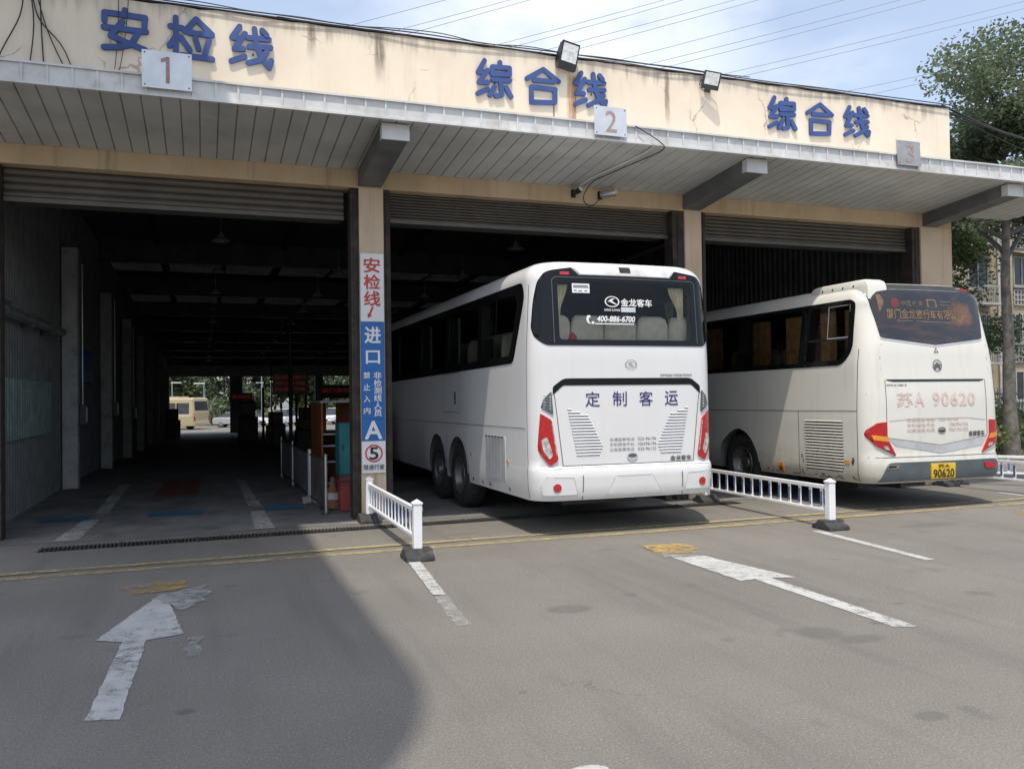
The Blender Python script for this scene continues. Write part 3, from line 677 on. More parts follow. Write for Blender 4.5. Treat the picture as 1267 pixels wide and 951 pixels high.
# floodlights on the parapet
def floodlight(loc, label, deep, tilt, wd, hh, rz):
    t = thing('floodlight', label, 'floodlight', loc, rz)
    M_ = Matrix.Rotation(tilt, 4, 'X')
    def tr(mb, dz): mb.v = [tuple(M_ @ Vector(v)+Vector((0, 0, dz))) for v in mb.v]; return mb
    b = MB(); b.prism([(-.03, -hh/2), (-.03, hh/2), (deep*.5, hh*.42), (deep, hh*.1), (deep, -hh*.25), (deep*.5, -hh/2)], 'x', -wd/2, wd/2)
    for k in range(5): b.box(-wd/2+.02, wd/2-.02, deep*.45+k*.012, deep*.45+k*.012+.004, hh*.44, hh*.5)
    tr(b, .2).build('housing', 'black' if deep > .1 else 'steel', t, bevel=.006)
    rl = MB(); rl.box(-wd/2+.025, wd/2-.025, -.036, -.0305, -hh*.25, hh*.42); tr(rl, .2).build('lens', 'lampglass', t)
    if deep > .1:
        inn = MB(); inn.lathe([(.0, -.039), (.03, -.0375), (.05, -.0365)], (0, 0, hh*.08), 'y', 12); tr(inn, .2).build('bulb', 'clearlens', t)
    br = MB()
    for s_ in (-1, 1):
        br.tube([(s_*(wd/2+.012), deep*.4, .2), (s_*(wd/2+.012), .12, .15), (s_*.02, .135, .12)], .008, 6)
    br.box(-.05, .05, .125, .16, .06, .16); br.build('bracket', 'rustframe', t); t.rotation_euler.y = R(9); return t
floodlight((5.24, 11.86, 6.66), 'deep black floodlight with rusty drip stains on the parapet above 合线', .13, R(8), .30, .40, R(4))
floodlight((7.74, 11.84, 6.56), 'small flat grey-framed floodlight tilted on the parapet edge between the two right signs', .05, R(16), .28, .28, R(-14))
# two small bullet lamps under the canopy with their cables
for (x, lab) in ((5.37, 'small black spot lamp under canopy, nearer the blue pillar sign'), (5.82, 'larger silver spot lamp under canopy with a loose cable')):
    t = thing('spot_lamp', lab, 'spot lamp', (x, 11.99, 4.79), group='spot lamps under the canopy')
    big = x > 5.5
    b = MB(); b.tube([(0, -.06, 0), (.06 if big else .0, -.16, .0), (.16 if big else .02, -.22, .02)], [.045, .05, .06] if big else [.03, .04, .05], 12); b.build('lamp_body', 'silver' if big else 'black', t, 40)
    br = MB(); br.box(-.035, .035, -.02, .0, -.06, .06); br.tube([(0, -.02, 0), (0, -.07, -.01)], .012, 6); br.build('bracket', 'black', t)
    fr = MB(); fr.lathe([(0, -.225), (.04, -.225)], (.16 if big else .02, 0, .02), 'y', 12); fr.build('lens', 'lampglass', t)
def cable(label, pts, r=.008, mat='cable', cat='cable', name='cable', group=None):
    # smooth through the points
    P = [Vector(p) for p in pts]; out = []
    for i in range(len(P)-1):
        p0, p1, p2, p3 = P[max(i-1, 0)], P[i], P[i+1], P[min(i+2, len(P)-1)]
        for k in range(5):
            t = k/5; out.append(.5*((2*p1)+(p2-p0)*t+(2*p0-5*p1+4*p2-p3)*t*t+(3*p1-p0-3*p2+p3)*t**3))
    out.append(P[-1]); c0 = P[0]
    mb = MB().tube([p-c0 for p in out], r, 6)
    return tag(mb.build(name, mat, None, 60, loc=c0), label, cat, group)
cable('black cable hanging from number 2 plate down to the spot lamps', [(5.42, 10.05, 5.25), (5.75, 10.03, 5.08), (5.86, 10.09, 4.99), (5.82, 10.6, 4.985), (5.6, 11.3, 4.925), (5.55, 11.7, 4.90), (5.5, 11.9, 4.72), (5.62, 11.93, 4.6), (5.8, 11.93, 4.72)], .007)
cable('white conduit running across the canopy soffit to the small spot lamp', [(5.72, 10.12, 5.02), (5.70, 10.5, 4.995), (5.45, 11.5, 4.915), (5.42, 11.92, 4.88), (5.39, 11.96, 4.80)], .010, 'rail', 'conduit', 'conduit')
# cables along the parapet top
import itertools
def wob(x0, x1, y, z, n, a, seed):
    r = random.Random(seed); return [(x0+(x1-x0)*i/n, y+r.uniform(-.02, .02), z+r.uniform(-a, a)) for i in range(n+1)]
for i, (x0, x1, y, z, a, lab) in enumerate(((-3, 13.0, 11.95, 6.925, .012, 'thick black cable lying along the top front edge of the parapet'), (-2, 8.6, 11.97, 6.955, .028, 'thin looping cable along the parapet top left of the small floodlight'), (1.0, 13.0, 12.1, 6.96, .02, 'second black cable lying further back along the parapet top'))):
    cable(lab, wob(x0, x1, y, z, 16, a, i), .009 - i*.002)
for i, (a, b, c, lab) in enumerate((((12.8, 12.0, 6.93), (15.5, 12.6, 6.75), (22, 14, 6.95), 'upper thick black cable running from parapet corner into the tree'), ((12.6, 12.0, 6.90), (15.5, 12.4, 6.62), (22, 13.6, 6.65), 'lower thick black cable running from parapet corner into the tree'), ((12.9, 12.05, 6.86), (16, 12.6, 6.42), (22, 14, 6.4), 'thin sagging cable running from parapet corner into the tree'))):
    cable(lab, [a, b, c], .022-.006*i)
# wires draped down the left end of the parapet
vn = [[(-2.05, 11.95, 6.95), (-2.1, 11.97, 6.5), (-2.35, 11.97, 5.9), (-2.42, 11.97, 5.3)], [(-2.0, 11.95, 6.95), (-1.95, 11.97, 6.4), (-2.02, 11.97, 5.7), (-2.05, 11.97, 5.3)], [(-1.95, 11.95, 6.95), (-1.8, 11.97, 6.35), (-1.55, 11.97, 5.75), (-1.42, 11.97, 5.35)], [(-1.98, 11.95, 6.95), (-1.9, 11.98, 6.5), (-1.6, 11.97, 6.1), (-1.36, 11.97, 5.3)], [(-1.88, 11.95, 6.95), (-1.86, 11.98, 6.2), (-1.8, 11.97, 5.3)], [(-.98, 11.95, 6.95), (-1.0, 11.97, 6.3), (-1.1, 11.97, 5.35)], [(-.86, 11.95, 6.95), (-.92, 11.97, 6.3), (-1.08, 11.97, 5.35)]]
for i, v in enumerate(vn):
    cable(['leftmost drooping black wire on the left end of the parapet', 'straight black wire hanging second from left on the parapet', 'black wire sweeping right as it hangs on the left parapet', 'black wire crossing the others on the left parapet', 'thin vertical wire in the left parapet bundle', 'left one of the paired thin wires just left of 安', 'right one of the paired thin wires just left of 安'][i], v, .008 if i < 5 else .005, group='wires hanging down the parapet')

# ------------------------------------------------------------------ pillar sign
t = thing('pillar_sign', 'tall red, white and blue direction sign covering the front of the pillar', 'sign', (2.25, 11.995, .64))
def pan(name, z0, z1, mat): return MB().box(-.165, .165, -.028, -.002, z0-.64, z1-.64).build(name, mat, t, bevel=.003)
SF = lambda u, v, o: (u-2.25, -.0285-o, v-.64)
pan('panel', 2.77, 3.73, 'signwhite'); pan('panel', 1.403, 2.767, 'signblue'); pan('panel', 1.095, 1.40, 'signblue'); pan('panel', .645, 1.092, 'signwhite')
for i, ch in enumerate('安检线'): lettering(ch, SF, 2.135, 2.36, 3.46-i*.235, 3.665-i*.235, 'signred', t, .003, .025)
arr = MB(); arr.prism([(2.245-2.25, 2.985-.64), (2.27-2.25, 2.975-.64), (2.225-2.25, 2.865-.64), (2.245-2.25, 2.855-.64), (2.185-2.25, 2.815-.64), (2.18-2.25, 2.89-.64), (2.2-2.25, 2.88-.64)], 'y', -.033, -.0288); arr.build('arrow', 'signred', t)
lettering('进', SF, 2.14, 2.36, 2.47, 2.69, 'signwhite', t, .003, .03); lettering('口', SF, 2.155, 2.345, 2.18, 2.36, 'signwhite', t, .003, .03)
for i, ch in enumerate('禁止入内'): lettering(ch, SF, 2.115, 2.205, 1.97-i*.165, 2.06-i*.165, 'signwhite', t, .003, .022)
for i, ch in enumerate('非检测线人员'): lettering(ch, SF, 2.26, 2.365, 1.965-i*.105, 2.06-i*.105, 'signwhite', t, .003, .022)
lettering('A', SF, 2.13, 2.365, 1.125, 1.37, 'signwhite', t, .003, .03)
rg = MB(); n = 40
for i in range(n):
    a, b = 2*math.pi*i/n, 2*math.pi*(i+1)/n
    rg.add([(math.cos(q)*rr, -.0315, .92-.64+math.sin(q)*rr) for q, rr in ((a, .125), (b, .125), (b, .103), (a, .103))], [(0, 1, 2, 3)])
rg.build('speed_ring', 'signred', t)
lettering('5', SF, 2.19, 2.31, .835, 1.005, 'black', t, .003, .03); lettering('限速行驶', SF, 2.105, 2.395, .69, .765, 'black', t, .003, .012)

# ------------------------------------------------------------------ railings between the lanes
def railing(x0, y0, x1, y1, label, nb):
    """white barrier: two posts on rubber feet, two rails, flat balusters with a blue side"""
    A, B = Vector((x0, y0, 0)), Vector((x1, y1, 0)); d = B-A; L = d.length; rz = math.atan2(d.y, d.x)
    t = thing('lane_railing', label, 'railing', A, rz, 'white barriers between the bus lanes')
    for p in (0, L):
        po = MB(); po.box(p-.046, p+.046, -.046, .046, .1, .575); po.box(p-.055, p+.055, -.055, .055, .575, .59)
        po.add([(p-.055, -.055, .5901), (p+.055, -.055, .5901), (p+.055, .055, .5901), (p-.055, .055, .5901), (p, 0, .63)], [(0, 1, 4), (1, 2, 4), (2, 3, 4), (3, 0, 4)])
        po.build('post', 'rail', t, bevel=.006)
        fo = MB(); fo.prism([(p-.18, 0), (p+.18, 0), (p+.17, .05), (p+.08, .085), (p+.07, .12), (p-.07, .12), (p-.08, .085), (p-.17, .05)], 'y', -.15, .15)
        fo.build('base', 'rubber', t, bevel=.015)
        for zz in (.22, .52): cl = MB(); cl.box(p-.02, p+.02, -.062, -.0465, zz-.02, zz+.02); cl.build('clamp', 'silver', t, bevel=.004)
    MB().box(.05, L-.05, -.022, .022, .485, .535).build('top_rail', 'rail', t, bevel=.005)
    MB().box(.05, L-.05, -.018, .018, .205, .24).build('bottom_rail', 'rail', t, bevel=.005)
    for i in range(nb):
        q = .05+(L-.1)*(i+.5)/nb
        b = MB(); b.box(q-.022, q+.022, -.008, .008, .24, .485); b.box(q-.019, q+.019, -.0095, -.0082, .27, .45, 1); b.box(q-.019, q+.019, .0082, .0095, .27, .45, 1)
        b.build('baluster', ['rail', 'railblue'], t)
    return t
railing(2.10, 8.80, 2.13, 11.72, 'white lane barrier standing between the blue pillar sign and the white coach', 14)
railing(7.30, 8.66, 7.40, 11.60, 'white lane barrier between the white coach and the cream coach', 13)
railing(12.55, 8.6, 12.45, 11.75, 'white lane barrier right of the cream coach, below the bushes', 13)
railing(15.5, 8.9, 12.9, 11.9, 'white lane barrier running off to the right beyond the cream coach', 13)

# ------------------------------------------------------------------ coaches
def interp(z, tab):
    if z <= tab[0][0]: return tab[0][1]
    for (a, va), (b, vb) in zip(tab[:-1], tab[1:]):
        if z <= b:
            k = (z-a)/(b-a); return va+(vb-va)*k
    return tab[-1][1]
class Shell:
    """coach body: width table a(z), rear offset table y0(z), plan corner radius, roof arc"""
    def __init__(s, L, zb, zt, atab, ytab, rc, crown, RR, rear_rr):
        s.L, s.zb, s.zt, s.atab, s.ytab, s.rc, s.crown, s.RR, s.rr = L, zb, zt, atab, ytab, rc, crown, RR, rear_rr
    def inset(s, z):
        q = (s.zt-z)/s.RR
        if q >= 1: return 0.0
        sn = 1-max(q, 0); return s.RR*(1-math.sqrt(max(0, 1-sn*sn)))
    def a(s, z): return interp(z, s.atab)-s.inset(z)
    def y0(s, z): return interp(z, s.ytab)+s.inset(z)*s.rr/s.RR
    def ry(s, x, z):
        a = s.a(z); t = abs(x); b = a-s.rc; y = s.y0(z)+s.crown*(min(t, a)/a)**2
        if t > b: y += s.rc-math.sqrt(max(s.rc**2-(min(t, a)-b)**2, 0))
        return y
    def rear(s, u, v, o): return Vector((u, s.ry(u, v)-o, v))
    def sx(s, y, z):
        a = s.a(z); b = a-s.rc; base = s.y0(z)+s.crown; q = y-base
        if q < s.rc: return b+math.sqrt(max(s.rc**2-(s.rc-max(q, 0))**2, 0))
        return a
    def left(s, u, v, o): return Vector((-s.sx(u, v)-o, u, v))
    def right(s, u, v, o): return Vector((s.sx(u, v)+o, u, v))
    def body(s, mats, cutters, name, parent):
        zs = []; z = s.zb
        marks = sorted({s.zb, s.zt-s.RR} | {q for q, _ in s.atab+s.ytab if s.zb < q < s.zt-s.RR})
        for a, b in zip(marks[:-1], marks[1:]):
            k = max(1, int((b-a)/.10+.5)); zs += [a+(b-a)*i/k for i in range(k)]
        for i in range(11): zs.append(s.zt-s.RR+s.RR*math.sin(math.pi/2*i/10*.985))
        mb = MB(); cnt = None
        for z in zs:
            a = s.a(z); b = a-s.rc; ring = []
            xs_ = []
            for i in range(9): xs_.append(-(b+s.rc*math.cos(math.pi/2*i/8)) if i else -a)
            k = 14
            for i in range(1, k): xs_.append(-b+2*b*i/k)
            for i in range(9): xs_.append(b+s.rc*math.sin(math.pi/2*i/8) if i < 8 else a)
            ring = [(x, s.ry(x, z), z) for x in xs_]
            y1 = s.L-s.inset(z); ystart = ring[-1][1]
            for i in range(1, 9): ring.append((a, ystart+(y1-.5-ystart)*i/8, z))
            for i in range(1, 7):
                t = math.pi/2*i/6; ring.append((a-.45*(1-math.cos(t)), y1-.5+.5*math.sin(t), z))
            for i in range(0, 6):
                t = math.pi/2*(6-i)/6; ring.append((-(a-.45*(1-math.cos(t))), y1-.5+.5*math.sin(t), z))
            for i in range(0, 8): ring.append((-a, y1-.5+(ystart-(y1-.5))*i/8, z))
            cnt = len(ring); mb.v += ring
        for j in range(len(zs)-1):
            for i in range(cnt):
                mb.f.append([j*cnt+i, j*cnt+(i+1) % cnt, (j+1)*cnt+(i+1) % cnt, (j+1)*cnt+i]); mb.mi.append(0)
        mb.f.append(list(range(cnt))[::-1]); mb.mi.append(0)
        o = (len(zs)-1)*cnt; mb.f.append([o+i for i in range(cnt)]); mb.mi.append(0)
        ob = mb.build(name, mats)
        tmp = []
        for c in cutters:
            co = c.build('cut', mats); tmp.append(co)
            md = ob.modifiers.new('b', 'BOOLEAN'); md.operation = 'DIFFERENCE'; md.object = co; md.solver = 'EXACT'
        dg = bpy.context.evaluated_depsgraph_get(); me = bpy.data.meshes.new_from_object(ob.evaluated_get(dg))
        for co in tmp+[ob]: bpy.data.objects.remove(co)
        me.name = name
        return link(name, me, parent, 38)

def cutter_box(x0, x1, y0, y1, z0, z1): m = MB().box(x0, x1, y0, y1, z0, z1); m.mi = [1]*len(m.mi); return m
def cutter_prism(pts, ax, a, b): m = MB().prism(pts, ax, a, b); m.mi = [1]*len(m.mi); return m
def circle(cy, cz, r, n=28, a0=0, a1=2*math.pi): return [(cy+r*math.cos(a0+(a1-a0)*i/n), cz+r*math.sin(a0+(a1-a0)*i/n)) for i in range(n)]

def wheel(t, x, y, z, r, sgn, deep, plain=False):
    """tyre with a steel rim; sgn points to the outside"""
    w = MB(); c = (x, y, z)
    w.lathe([(r*.56, 0), (r*.60, sgn*.02), (r*.80, sgn*.035), (r*.93, sgn*.02), (r, -sgn*.02), (r, -sgn*.25), (r*.93, -sgn*.29), (r*.56, -sgn*.29)], c, 'x', 40)
    for k in range(3): w.lathe([(r+.001, -sgn*(.07+.06*k)), (r-.012, -sgn*(.075+.06*k)), (r+.001, -sgn*(.08+.06*k))], c, 'x', 40)
    wo = w.build('wheel', 'tyre', t, 45)
    m = MB()
    m.lathe([(r*.585, sgn*.012), (r*.57, sgn*.022), (r*.53, sgn*.012), (r*.50, -sgn*.03), (r*.44, -sgn*(.05+deep*.5)), (r*.30, -sgn*(.03+deep)), (r*.23, -sgn*(.02+deep)), (r*.2, sgn*(.05-deep)), (r*.16, sgn*(.07-deep)), (0, sgn*(.075-deep))], c, 'x', 40)
    for k in range(10):
        q = 2*math.pi*k/10; m.lathe([(0, sgn*.0), (.018, 0), (.02, -sgn*.05)], (x-sgn*(deep*.9-.015), y+r*.335*math.cos(q), z+r*.335*math.sin(q)), 'x', 8)
    for k in range(8):
        q = 2*math.pi*(k+.5)/8; m.lathe([(0, sgn*.004), (.03, sgn*.003), (.034, -sgn*.004)], (x-sgn*(.043+deep*.45), y+r*.475*math.cos(q), z+r*.475*math.sin(q)), 'x', 10, 1)
    m.build('rim', ['rim', 'black'], wo, 40)
    return wo

def seams(t, fn, lines, w=.008, mat='seam', name='panel_seam', off=.0045):
    if name == 'panel_seam' and len(lines) > 1: return [seams(t, fn, [l], w, mat, name, off) for l in lines]
    mb = MB()
    for pl in lines:
        P = []
        for a, b in zip(pl[:-1], pl[1:]):
            a, b = Vector(a), Vector(b); k = max(1, int((b-a).length/.1)); P += [a+(b-a)*(i/k) for i in range(k)]
        P.append(Vector(pl[-1]))
        for a, b in zip(P[:-1], P[1:]):
            d = (b-a).normalized(); n_ = Vector((-d.y, d.x))*w/2
            mb.add([fn(*(a-n_), off), fn(*(b-n_), off), fn(*(b+n_), off), fn(*(a+n_), off)], [(0, 1, 2, 3)])
    return mb.build(name, mat, t)

def xspan(poly, z):
    xs_ = []
    for i in range(len(poly)):
        (x0, z0), (x1, z1) = poly[i], poly[(i+1) % len(poly)]
        if (z0 > z) != (z1 > z): xs_.append(x0+(x1-x0)*(z-z0)/(z1-z0))
    return (min(xs_), max(xs_)) if len(xs_) > 1 else None

def louvre(t, fn, poly, n, mats, name='vent', depth=.014, lip=.5):
    """slots of a louvred vent cut to an outline: dark gap under a raised blade"""
    z0, z1 = min(p[1] for p in poly), max(p[1] for p in poly); mb = MB(); p = (z1-z0)/n
    for i in range(n):
        z = z0+p*(i+.5); sp = xspan(poly, z)
        if not sp: continue
        a, b = sp; k = max(1, int((b-a)/.12)); h = p*lip
        for j in range(k):
            u, v = a+(b-a)*j/k, a+(b-a)*(j+1)/k
            mb.add([fn(u, z-h*.5, .002), fn(v, z-h*.5, .002), fn(v, z+h*.35, .0022), fn(u, z+h*.35, .0022)], [(0, 1, 2, 3)], 1)
            mb.add([fn(u, z+h*.35, .003), fn(v, z+h*.35, .003), fn(v, z+h*.15, depth), fn(u, z+h*.15, depth)], [(0, 1, 2, 3)], 0)
            mb.add([fn(u, z+h*.35, .003), fn(v, z+h*.35, .003), fn(v, z+h*.9, .004), fn(u, z+h*.9, .004)], [(0, 1, 2, 3)], 0)
            mb.add([fn(u, z+h*.9, .004), fn(v, z+h*.9, .004), fn(v, z+h*.15, depth), fn(u, z+h*.15, depth)], [(0, 1, 2, 3)], 0)
    return mb.build(name, mats, t)

def seat_mesh(w=.44):
    mb = MB(); N = 6; prof = []
    for k in range(9):
        z = 1.35+1.33*k/8; ww = w/2*(.94 if k < 8 else .80); prof.append((z, ww, .42 - .10*k/8*0))
    rings = []
    for z, ww, y in [(1.30, w/2*.95, .44), (2.0, w/2*.97, .38), (2.45, w/2, .33), (2.58, w/2*.97, .32), (2.65, w/2*.88, .325), (2.69, w/2*.66, .35)]:
        d = .07 if z < 2.6 else (.055 if z < 2.67 else .03)
        rings.append([(sx*ww*fx, y+fy*d, z) for sx, fx, fy in ((-1, .8, -1), (0, 0, -1.12), (1, .8, -1), (1, 1, -.4), (1, 1, .4), (1, .8, 1), (-1, .8, 1), (-1, 1, .4), (-1, 1, -.4))])
    for r in rings: mb.v += r
    n = 9
    for j in range(len(rings)-1):
        for i in range(n): mb.f.append([j*n+i, j*n+(i+1) % n, (j+1)*n+(i+1) % n, (j+1)*n+i]); mb.mi.append(0)
    mb.f.append([(len(rings)-1)*n+i for i in range(n)]); mb.mi.append(0)
    return mb

def curtain_sheet(fn, u0, u1, z0, z1, tie, folds=9, gather=.35, lean=0.0):
    """hanging cloth with folds, gathered at height tie"""
    mb = MB(); NU, NZ = folds*6, 16
    for j in range(NZ+1):
        z = z1+(z0-z1)*j/NZ
        if tie: k = 1-(1-gather)*math.exp(-((z-tie)/(.22 if z > tie else .5))**2)
        else: k = 1
        c = u0 if lean <= 0 else u1
        for i in range(NU+1):
            q = i/NU; uu = (u0+(u1-u0)*q) if not tie else c+((u0+(u1-u0)*q)-c)*k
            mb.v.append(tuple(fn(uu, z, .018*math.sin(q*folds*2*math.pi+.6*math.sin(z*3))*k)))
    for j in range(NZ):
        for i in range(NU):
            a = j*(NU+1)+i; mb.f.append([a, a+1, a+NU+2, a+NU+1]); mb.mi.append(0)
    return mb

def swoosh_mark(fn, cx, cz, rx, rz_, mat, t, off=.004, name='emblem'):
    mb = MB(); n = 36
    for i in range(n):
        a, b = 2*math.pi*i/n, 2*math.pi*(i+1)/n
        mb.add([fn(cx+math.cos(q)*rx*k, cz+math.sin(q)*rz_*k, off) for q, k in ((a, 1), (b, 1), (b, .84), (a, .84))], [(0, 1, 2, 3)])
    for pl in ([(-.62, -.02), (-.12, .52), (.42, .60), (.05, .30), (.02, .12), (-.3, -.02)], [(-.3, -.02), (.02, .12), (.30, -.18), (.68, -.46), (.40, -.50), (.02, -.26)]):
        mb.add([fn(cx+a*rx, cz+b*rz_, off) for a, b in pl], [tuple(range(len(pl)))])
    return mb.build(name, mat, t)

def coach_white():
    t = thing('coach', 'clean white coach with black rear window reversing out of the middle bay', 'coach', (4.97, 9.47, 0))
    L = 12.0
    s = Shell(L, .43, 3.345, [(.43, 1.25), (.6, 1.272), (1.3, 1.275), (2.1, 1.27), (3.09, 1.235)], [(.43, -.015), (.50, -.045), (.77, -.05), (.815, -.03), (.84, 0), (1.3, 0), (2.25, .0), (3.09, .07)], .27, .045, .25, .15)
    clear = rpoly([(-.92, 3.08), (.92, 3.08), (.92, 2.37), (-.92, 2.37)], .05)
    frit = rpoly([(-1.225, 2.52), (-1.195, 2.85), (-1.15, 3.08), (-1.06, 3.21), (-.72, 3.262), (-.63, 3.165), (.63, 3.165), (.72, 3.262), (1.06, 3.21), (1.15, 3.08), (1.195, 2.85), (1.225, 2.52), (1.205, 2.40), (1.10, 2.30), (-1.10, 2.30), (-1.205, 2.40)], [.03, .1, .05, .06, .01, .01, .01, .01, .06, .05, .1, .03, .05, .08, .08, .05])
    swin = rpoly([(.44, 3.10), (11.3, 3.10), (11.3, 2.02), (8.0, 2.03), (.72, 2.11), (.36, 2.92)], [.12, .1, .1, .01, .10, .12])
    panes = [rpoly(q, .05) for q in ([(.70, 2.98), (2.02, 2.98), (2.02, 2.20), (.86, 2.21), (.60, 2.86)], [(2.22, 2.98), (3.75, 2.98), (3.75, 2.20), (2.22, 2.20)], [(3.95, 2.98), (5.55, 2.98), (5.55, 2.18), (3.95, 2.18)], [(5.75, 2.98), (7.4, 2.98), (7.4, 2.16), (5.75, 2.16)], [(7.6, 2.98), (9.3, 2.98), (9.3, 2.14), (7.6, 2.14)])]
    AY = (3.25, 4.48); AR = .545
    cuts = [cutter_box(-1.13, 1.13, .15, L-.6, 1.3, 2.98), cutter_box(-1.02, 1.02, .22, L-.7, 2.97, 3.14), cutter_prism(clear, 'y', -.3, .4)]
    for p in panes:
        cuts += [cutter_prism(p, 'x', -1.5, -1.05), cutter_prism(p, 'x', 1.05, 1.5)]
    for cy in AY+(L-2.7,):
        for sg in (-1, 1): cuts.append(cutter_prism(circle(cy, .56, AR), 'x', sg*1.6, sg*.70))
    s.body(['bus_white', 'inside'], cuts, 'body', t)
    # rear window
    f = patch('rear_window', frit, s.rear, 'frit', t, .009, [clear], .05)
    patch('pane', rpoly([(-.935, 3.095), (.935, 3.095), (.935, 2.355), (-.935, 2.355)], .05), lambda u, v, o: s.rear(u, v, o), 'rearglass', f, .003, (), .2, 0)
    seams(f, s.rear, [[(-.99, 2.33), (-.99, 3.10), (-.95, 3.135), (.95, 3.135), (.99, 3.10), (.99, 2.33)]], .008, 'bumpergrey', 'trim_line', .012)
    patch('spoiler_panel', rpoly([(-.70, 3.268), (.70, 3.268), (.615, 3.175), (-.615, 3.175)], .01), s.rear, 'white_metal', t, .012, (), .07)
    patch('camera', rpoly([(-.075, 3.285), (.075, 3.285), (.075, 3.215), (-.075, 3.215)], .01), s.rear, 'black', t, .02, (), .05, .03)
    for sg in (-1, 1): patch('marker_lamp', rpoly([(sg*.82-.06, 3.20), (sg*.82+.06, 3.205), (sg*.82+.06, 3.165), (sg*.82-.06, 3.165)], .01), s.rear, 'redlens', t, .012, (), .05)
    # writing on the glass
    Gf = lambda u, v, o: s.rear(u, v, .0075+o)
    swoosh_mark(Gf, -.205, 2.845, .10, .068, 'signwhite', t, .004, 'window_decal')
    lettering('KING LONG', Gf, -.315, -.10, 2.728, 2.755, 'signwhite', t, .003, .03, .15, 'window_lettering')
    lettering('金龙客车', Gf, -.085, .35, 2.79, 2.885, 'signwhite', t, .003, .02, 0, 'window_lettering')
    lettering('400-886-6700', Gf, -.42, .10, 2.595, 2.665, 'signwhite', t, .003, .035, .25, 'window_lettering')
    patch('window_sticker', [(-.085, 2.718), (.115, 2.718), (.115, 2.778), (-.085, 2.778)], s.rear, 'pinkfaint' if 0 else 'silverstrip', t, .0085, (), .3, 0)
    seams(t, Gf, [[(-.45, 2.568), (.08, 2.568)]], .012, 'signwhite', 'window_decal', .003)
    ph = MB(); arc = [(-.50+.05*math.cos(q), 2.625+.06*math.sin(q)) for q in [math.pi*.75+i*.16*math.pi for i in range(6)]]
    for (a, b), (c, d) in zip(arc[:-1], arc[1:]): ph.add([Gf(a-.012, b, .003), Gf(c-.012, d, .003), Gf(c+.016, d, .003), Gf(a+.016, b, .003)], [(0, 1, 2, 3)])
    for cx_, cz_ in ((-.525, 2.655), (-.475, 2.58)): ph.add([Gf(cx_+.022*math.cos(i), cz_+.018*math.sin(i), .0035) for i in range(6)], [tuple(range(6))])
    ph.build('window_decal', 'signwhite', t)
    st = patch('window_sticker', rpoly([(-.73, 2.945), (-.50, 2.945), (-.50, 3.06), (-.73, 3.06)], .006), s.rear, 'signwhite', t, .0085, (), .3, 0)
    seams(st, Gf, [[(-.715, 3.035), (-.52, 3.035)], [(-.715, 3.015), (-.515, 3.015)], [(-.71, 2.975), (-.67, 2.975)], [(-.65, 2.968), (-.60, 2.968)], [(-.57, 2.972), (-.53, 2.972)]], .010, 'greyletter', 'print', .0045)
    # lower tailgate
    hatch = [(-1.0, 1.705), (-.90, .845), (.90, .845), (1.0, 1.705)]
    patch('black_band', rpoly([(-1.02, 1.70), (-1.02, 1.80), (-.88, 1.90), (.88, 1.90), (1.02, 1.80), (1.02, 1.70), (.89, 1.815), (-.89, 1.815)], [.0, .03, .05, .05, .03, 0, .03, .03]), s.rear, 'frit', t, .005)
    seams(t, s.rear, [[(-1.0, 1.70), (-.90, .845), (.90, .845), (1.0, 1.70)]], .009)
    for q in ([(-.66, .835), (-.67, .44)], [(.70, .835), (.71, .44)]): seams(t, s.rear, [q], .010, 'seam', 'panel_seam', .009)
    seams(t, s.rear, [[(-1.22, .80), (-.9, .822), (.9, .822), (1.22, .80)]], .006, 'greyseam', 'crease', .006)
    seams(t, s.rear, [[(-.365, .46), (-.235, .705), (.275, .705), (.405, .46)]], .007, 'greyseam', 'recess_shade_line', .0125)  # grey outline painted in for the shade around the plate recess
    for sg in (-1, 1):
        vp = [(sg*x, z) for x, z in ((.84, 1.54), (.57, 1.45), (.52, 1.36), (.375, 1.07), (.43, .95), (.72, .95))]
        louvre(t, s.rear, vp, 16, ['bus_white', 'greyletter'], 'vent', .010, .36)
        tl = rpoly([(sg*x, z) for x, z in ((1.165, 1.48), (1.045, 1.40), (.965, .92), (1.07, .845), (1.195, 1.03))], [.01, .03, .03, .03, .06])
        o = patch('tail_light', tl, s.rear, 'redlens', t, .022, (), .05, .03)
        patch('reverse_lens', rpoly([(sg*x, z) for x, z in ((1.165, 1.16), (1.10, 1.20), (1.035, .98), (1.075, .925), (1.14, 1.02))], .025), s.rear, 'clearlens', o, .027, (), .05, .005)
        seams(o, s.rear, [[(sg*1.04, 1.36), (sg*.985, .98)]], .012, 'clearlens', 'led_strip', .0235)
        o = patch('upper_lamp', rpoly([(sg*x, z) for x, z in ((1.16, 1.55), (1.125, 1.66), (1.04, 1.745), (1.02, 1.46))], .02), s.rear, 'bumpergrey', t, .016, (), .05, .02)
        seams(o, s.rear, [[(sg*1.135, 1.55+k*.035), (sg*1.05, 1.575+k*.035-.06+.02)] for k in range(5)], .012, 'clearlens', 'lens_rib', .018)
        o = patch('fog_light', circle(sg*1.0, .59, .05, 20), s.rear, 'redlens', t, .018, (), .04, .02)
        seams(o, s.rear, [circle(sg*1.0, .59, .028, 14)+[(sg*1.0+.028, .59)]], .01, 'signred', 'lens_ring', .020)
        seams(t, s.rear, [[(sg*.74, .495), (sg*.785, .703), (sg*1.14, .718)]], .007, 'greyseam', 'recess_shade_line', .0105)  # shade along the corner recess, put in as a grey line
        patch('bumper_recess', rpoly([(sg*.78, .70), (sg*1.15, .715), (sg*1.19, .63), (sg*1.17, .50), (sg*.74, .50)], .03), s.rear, 'bus_white', t, .008, (), .06, .012)
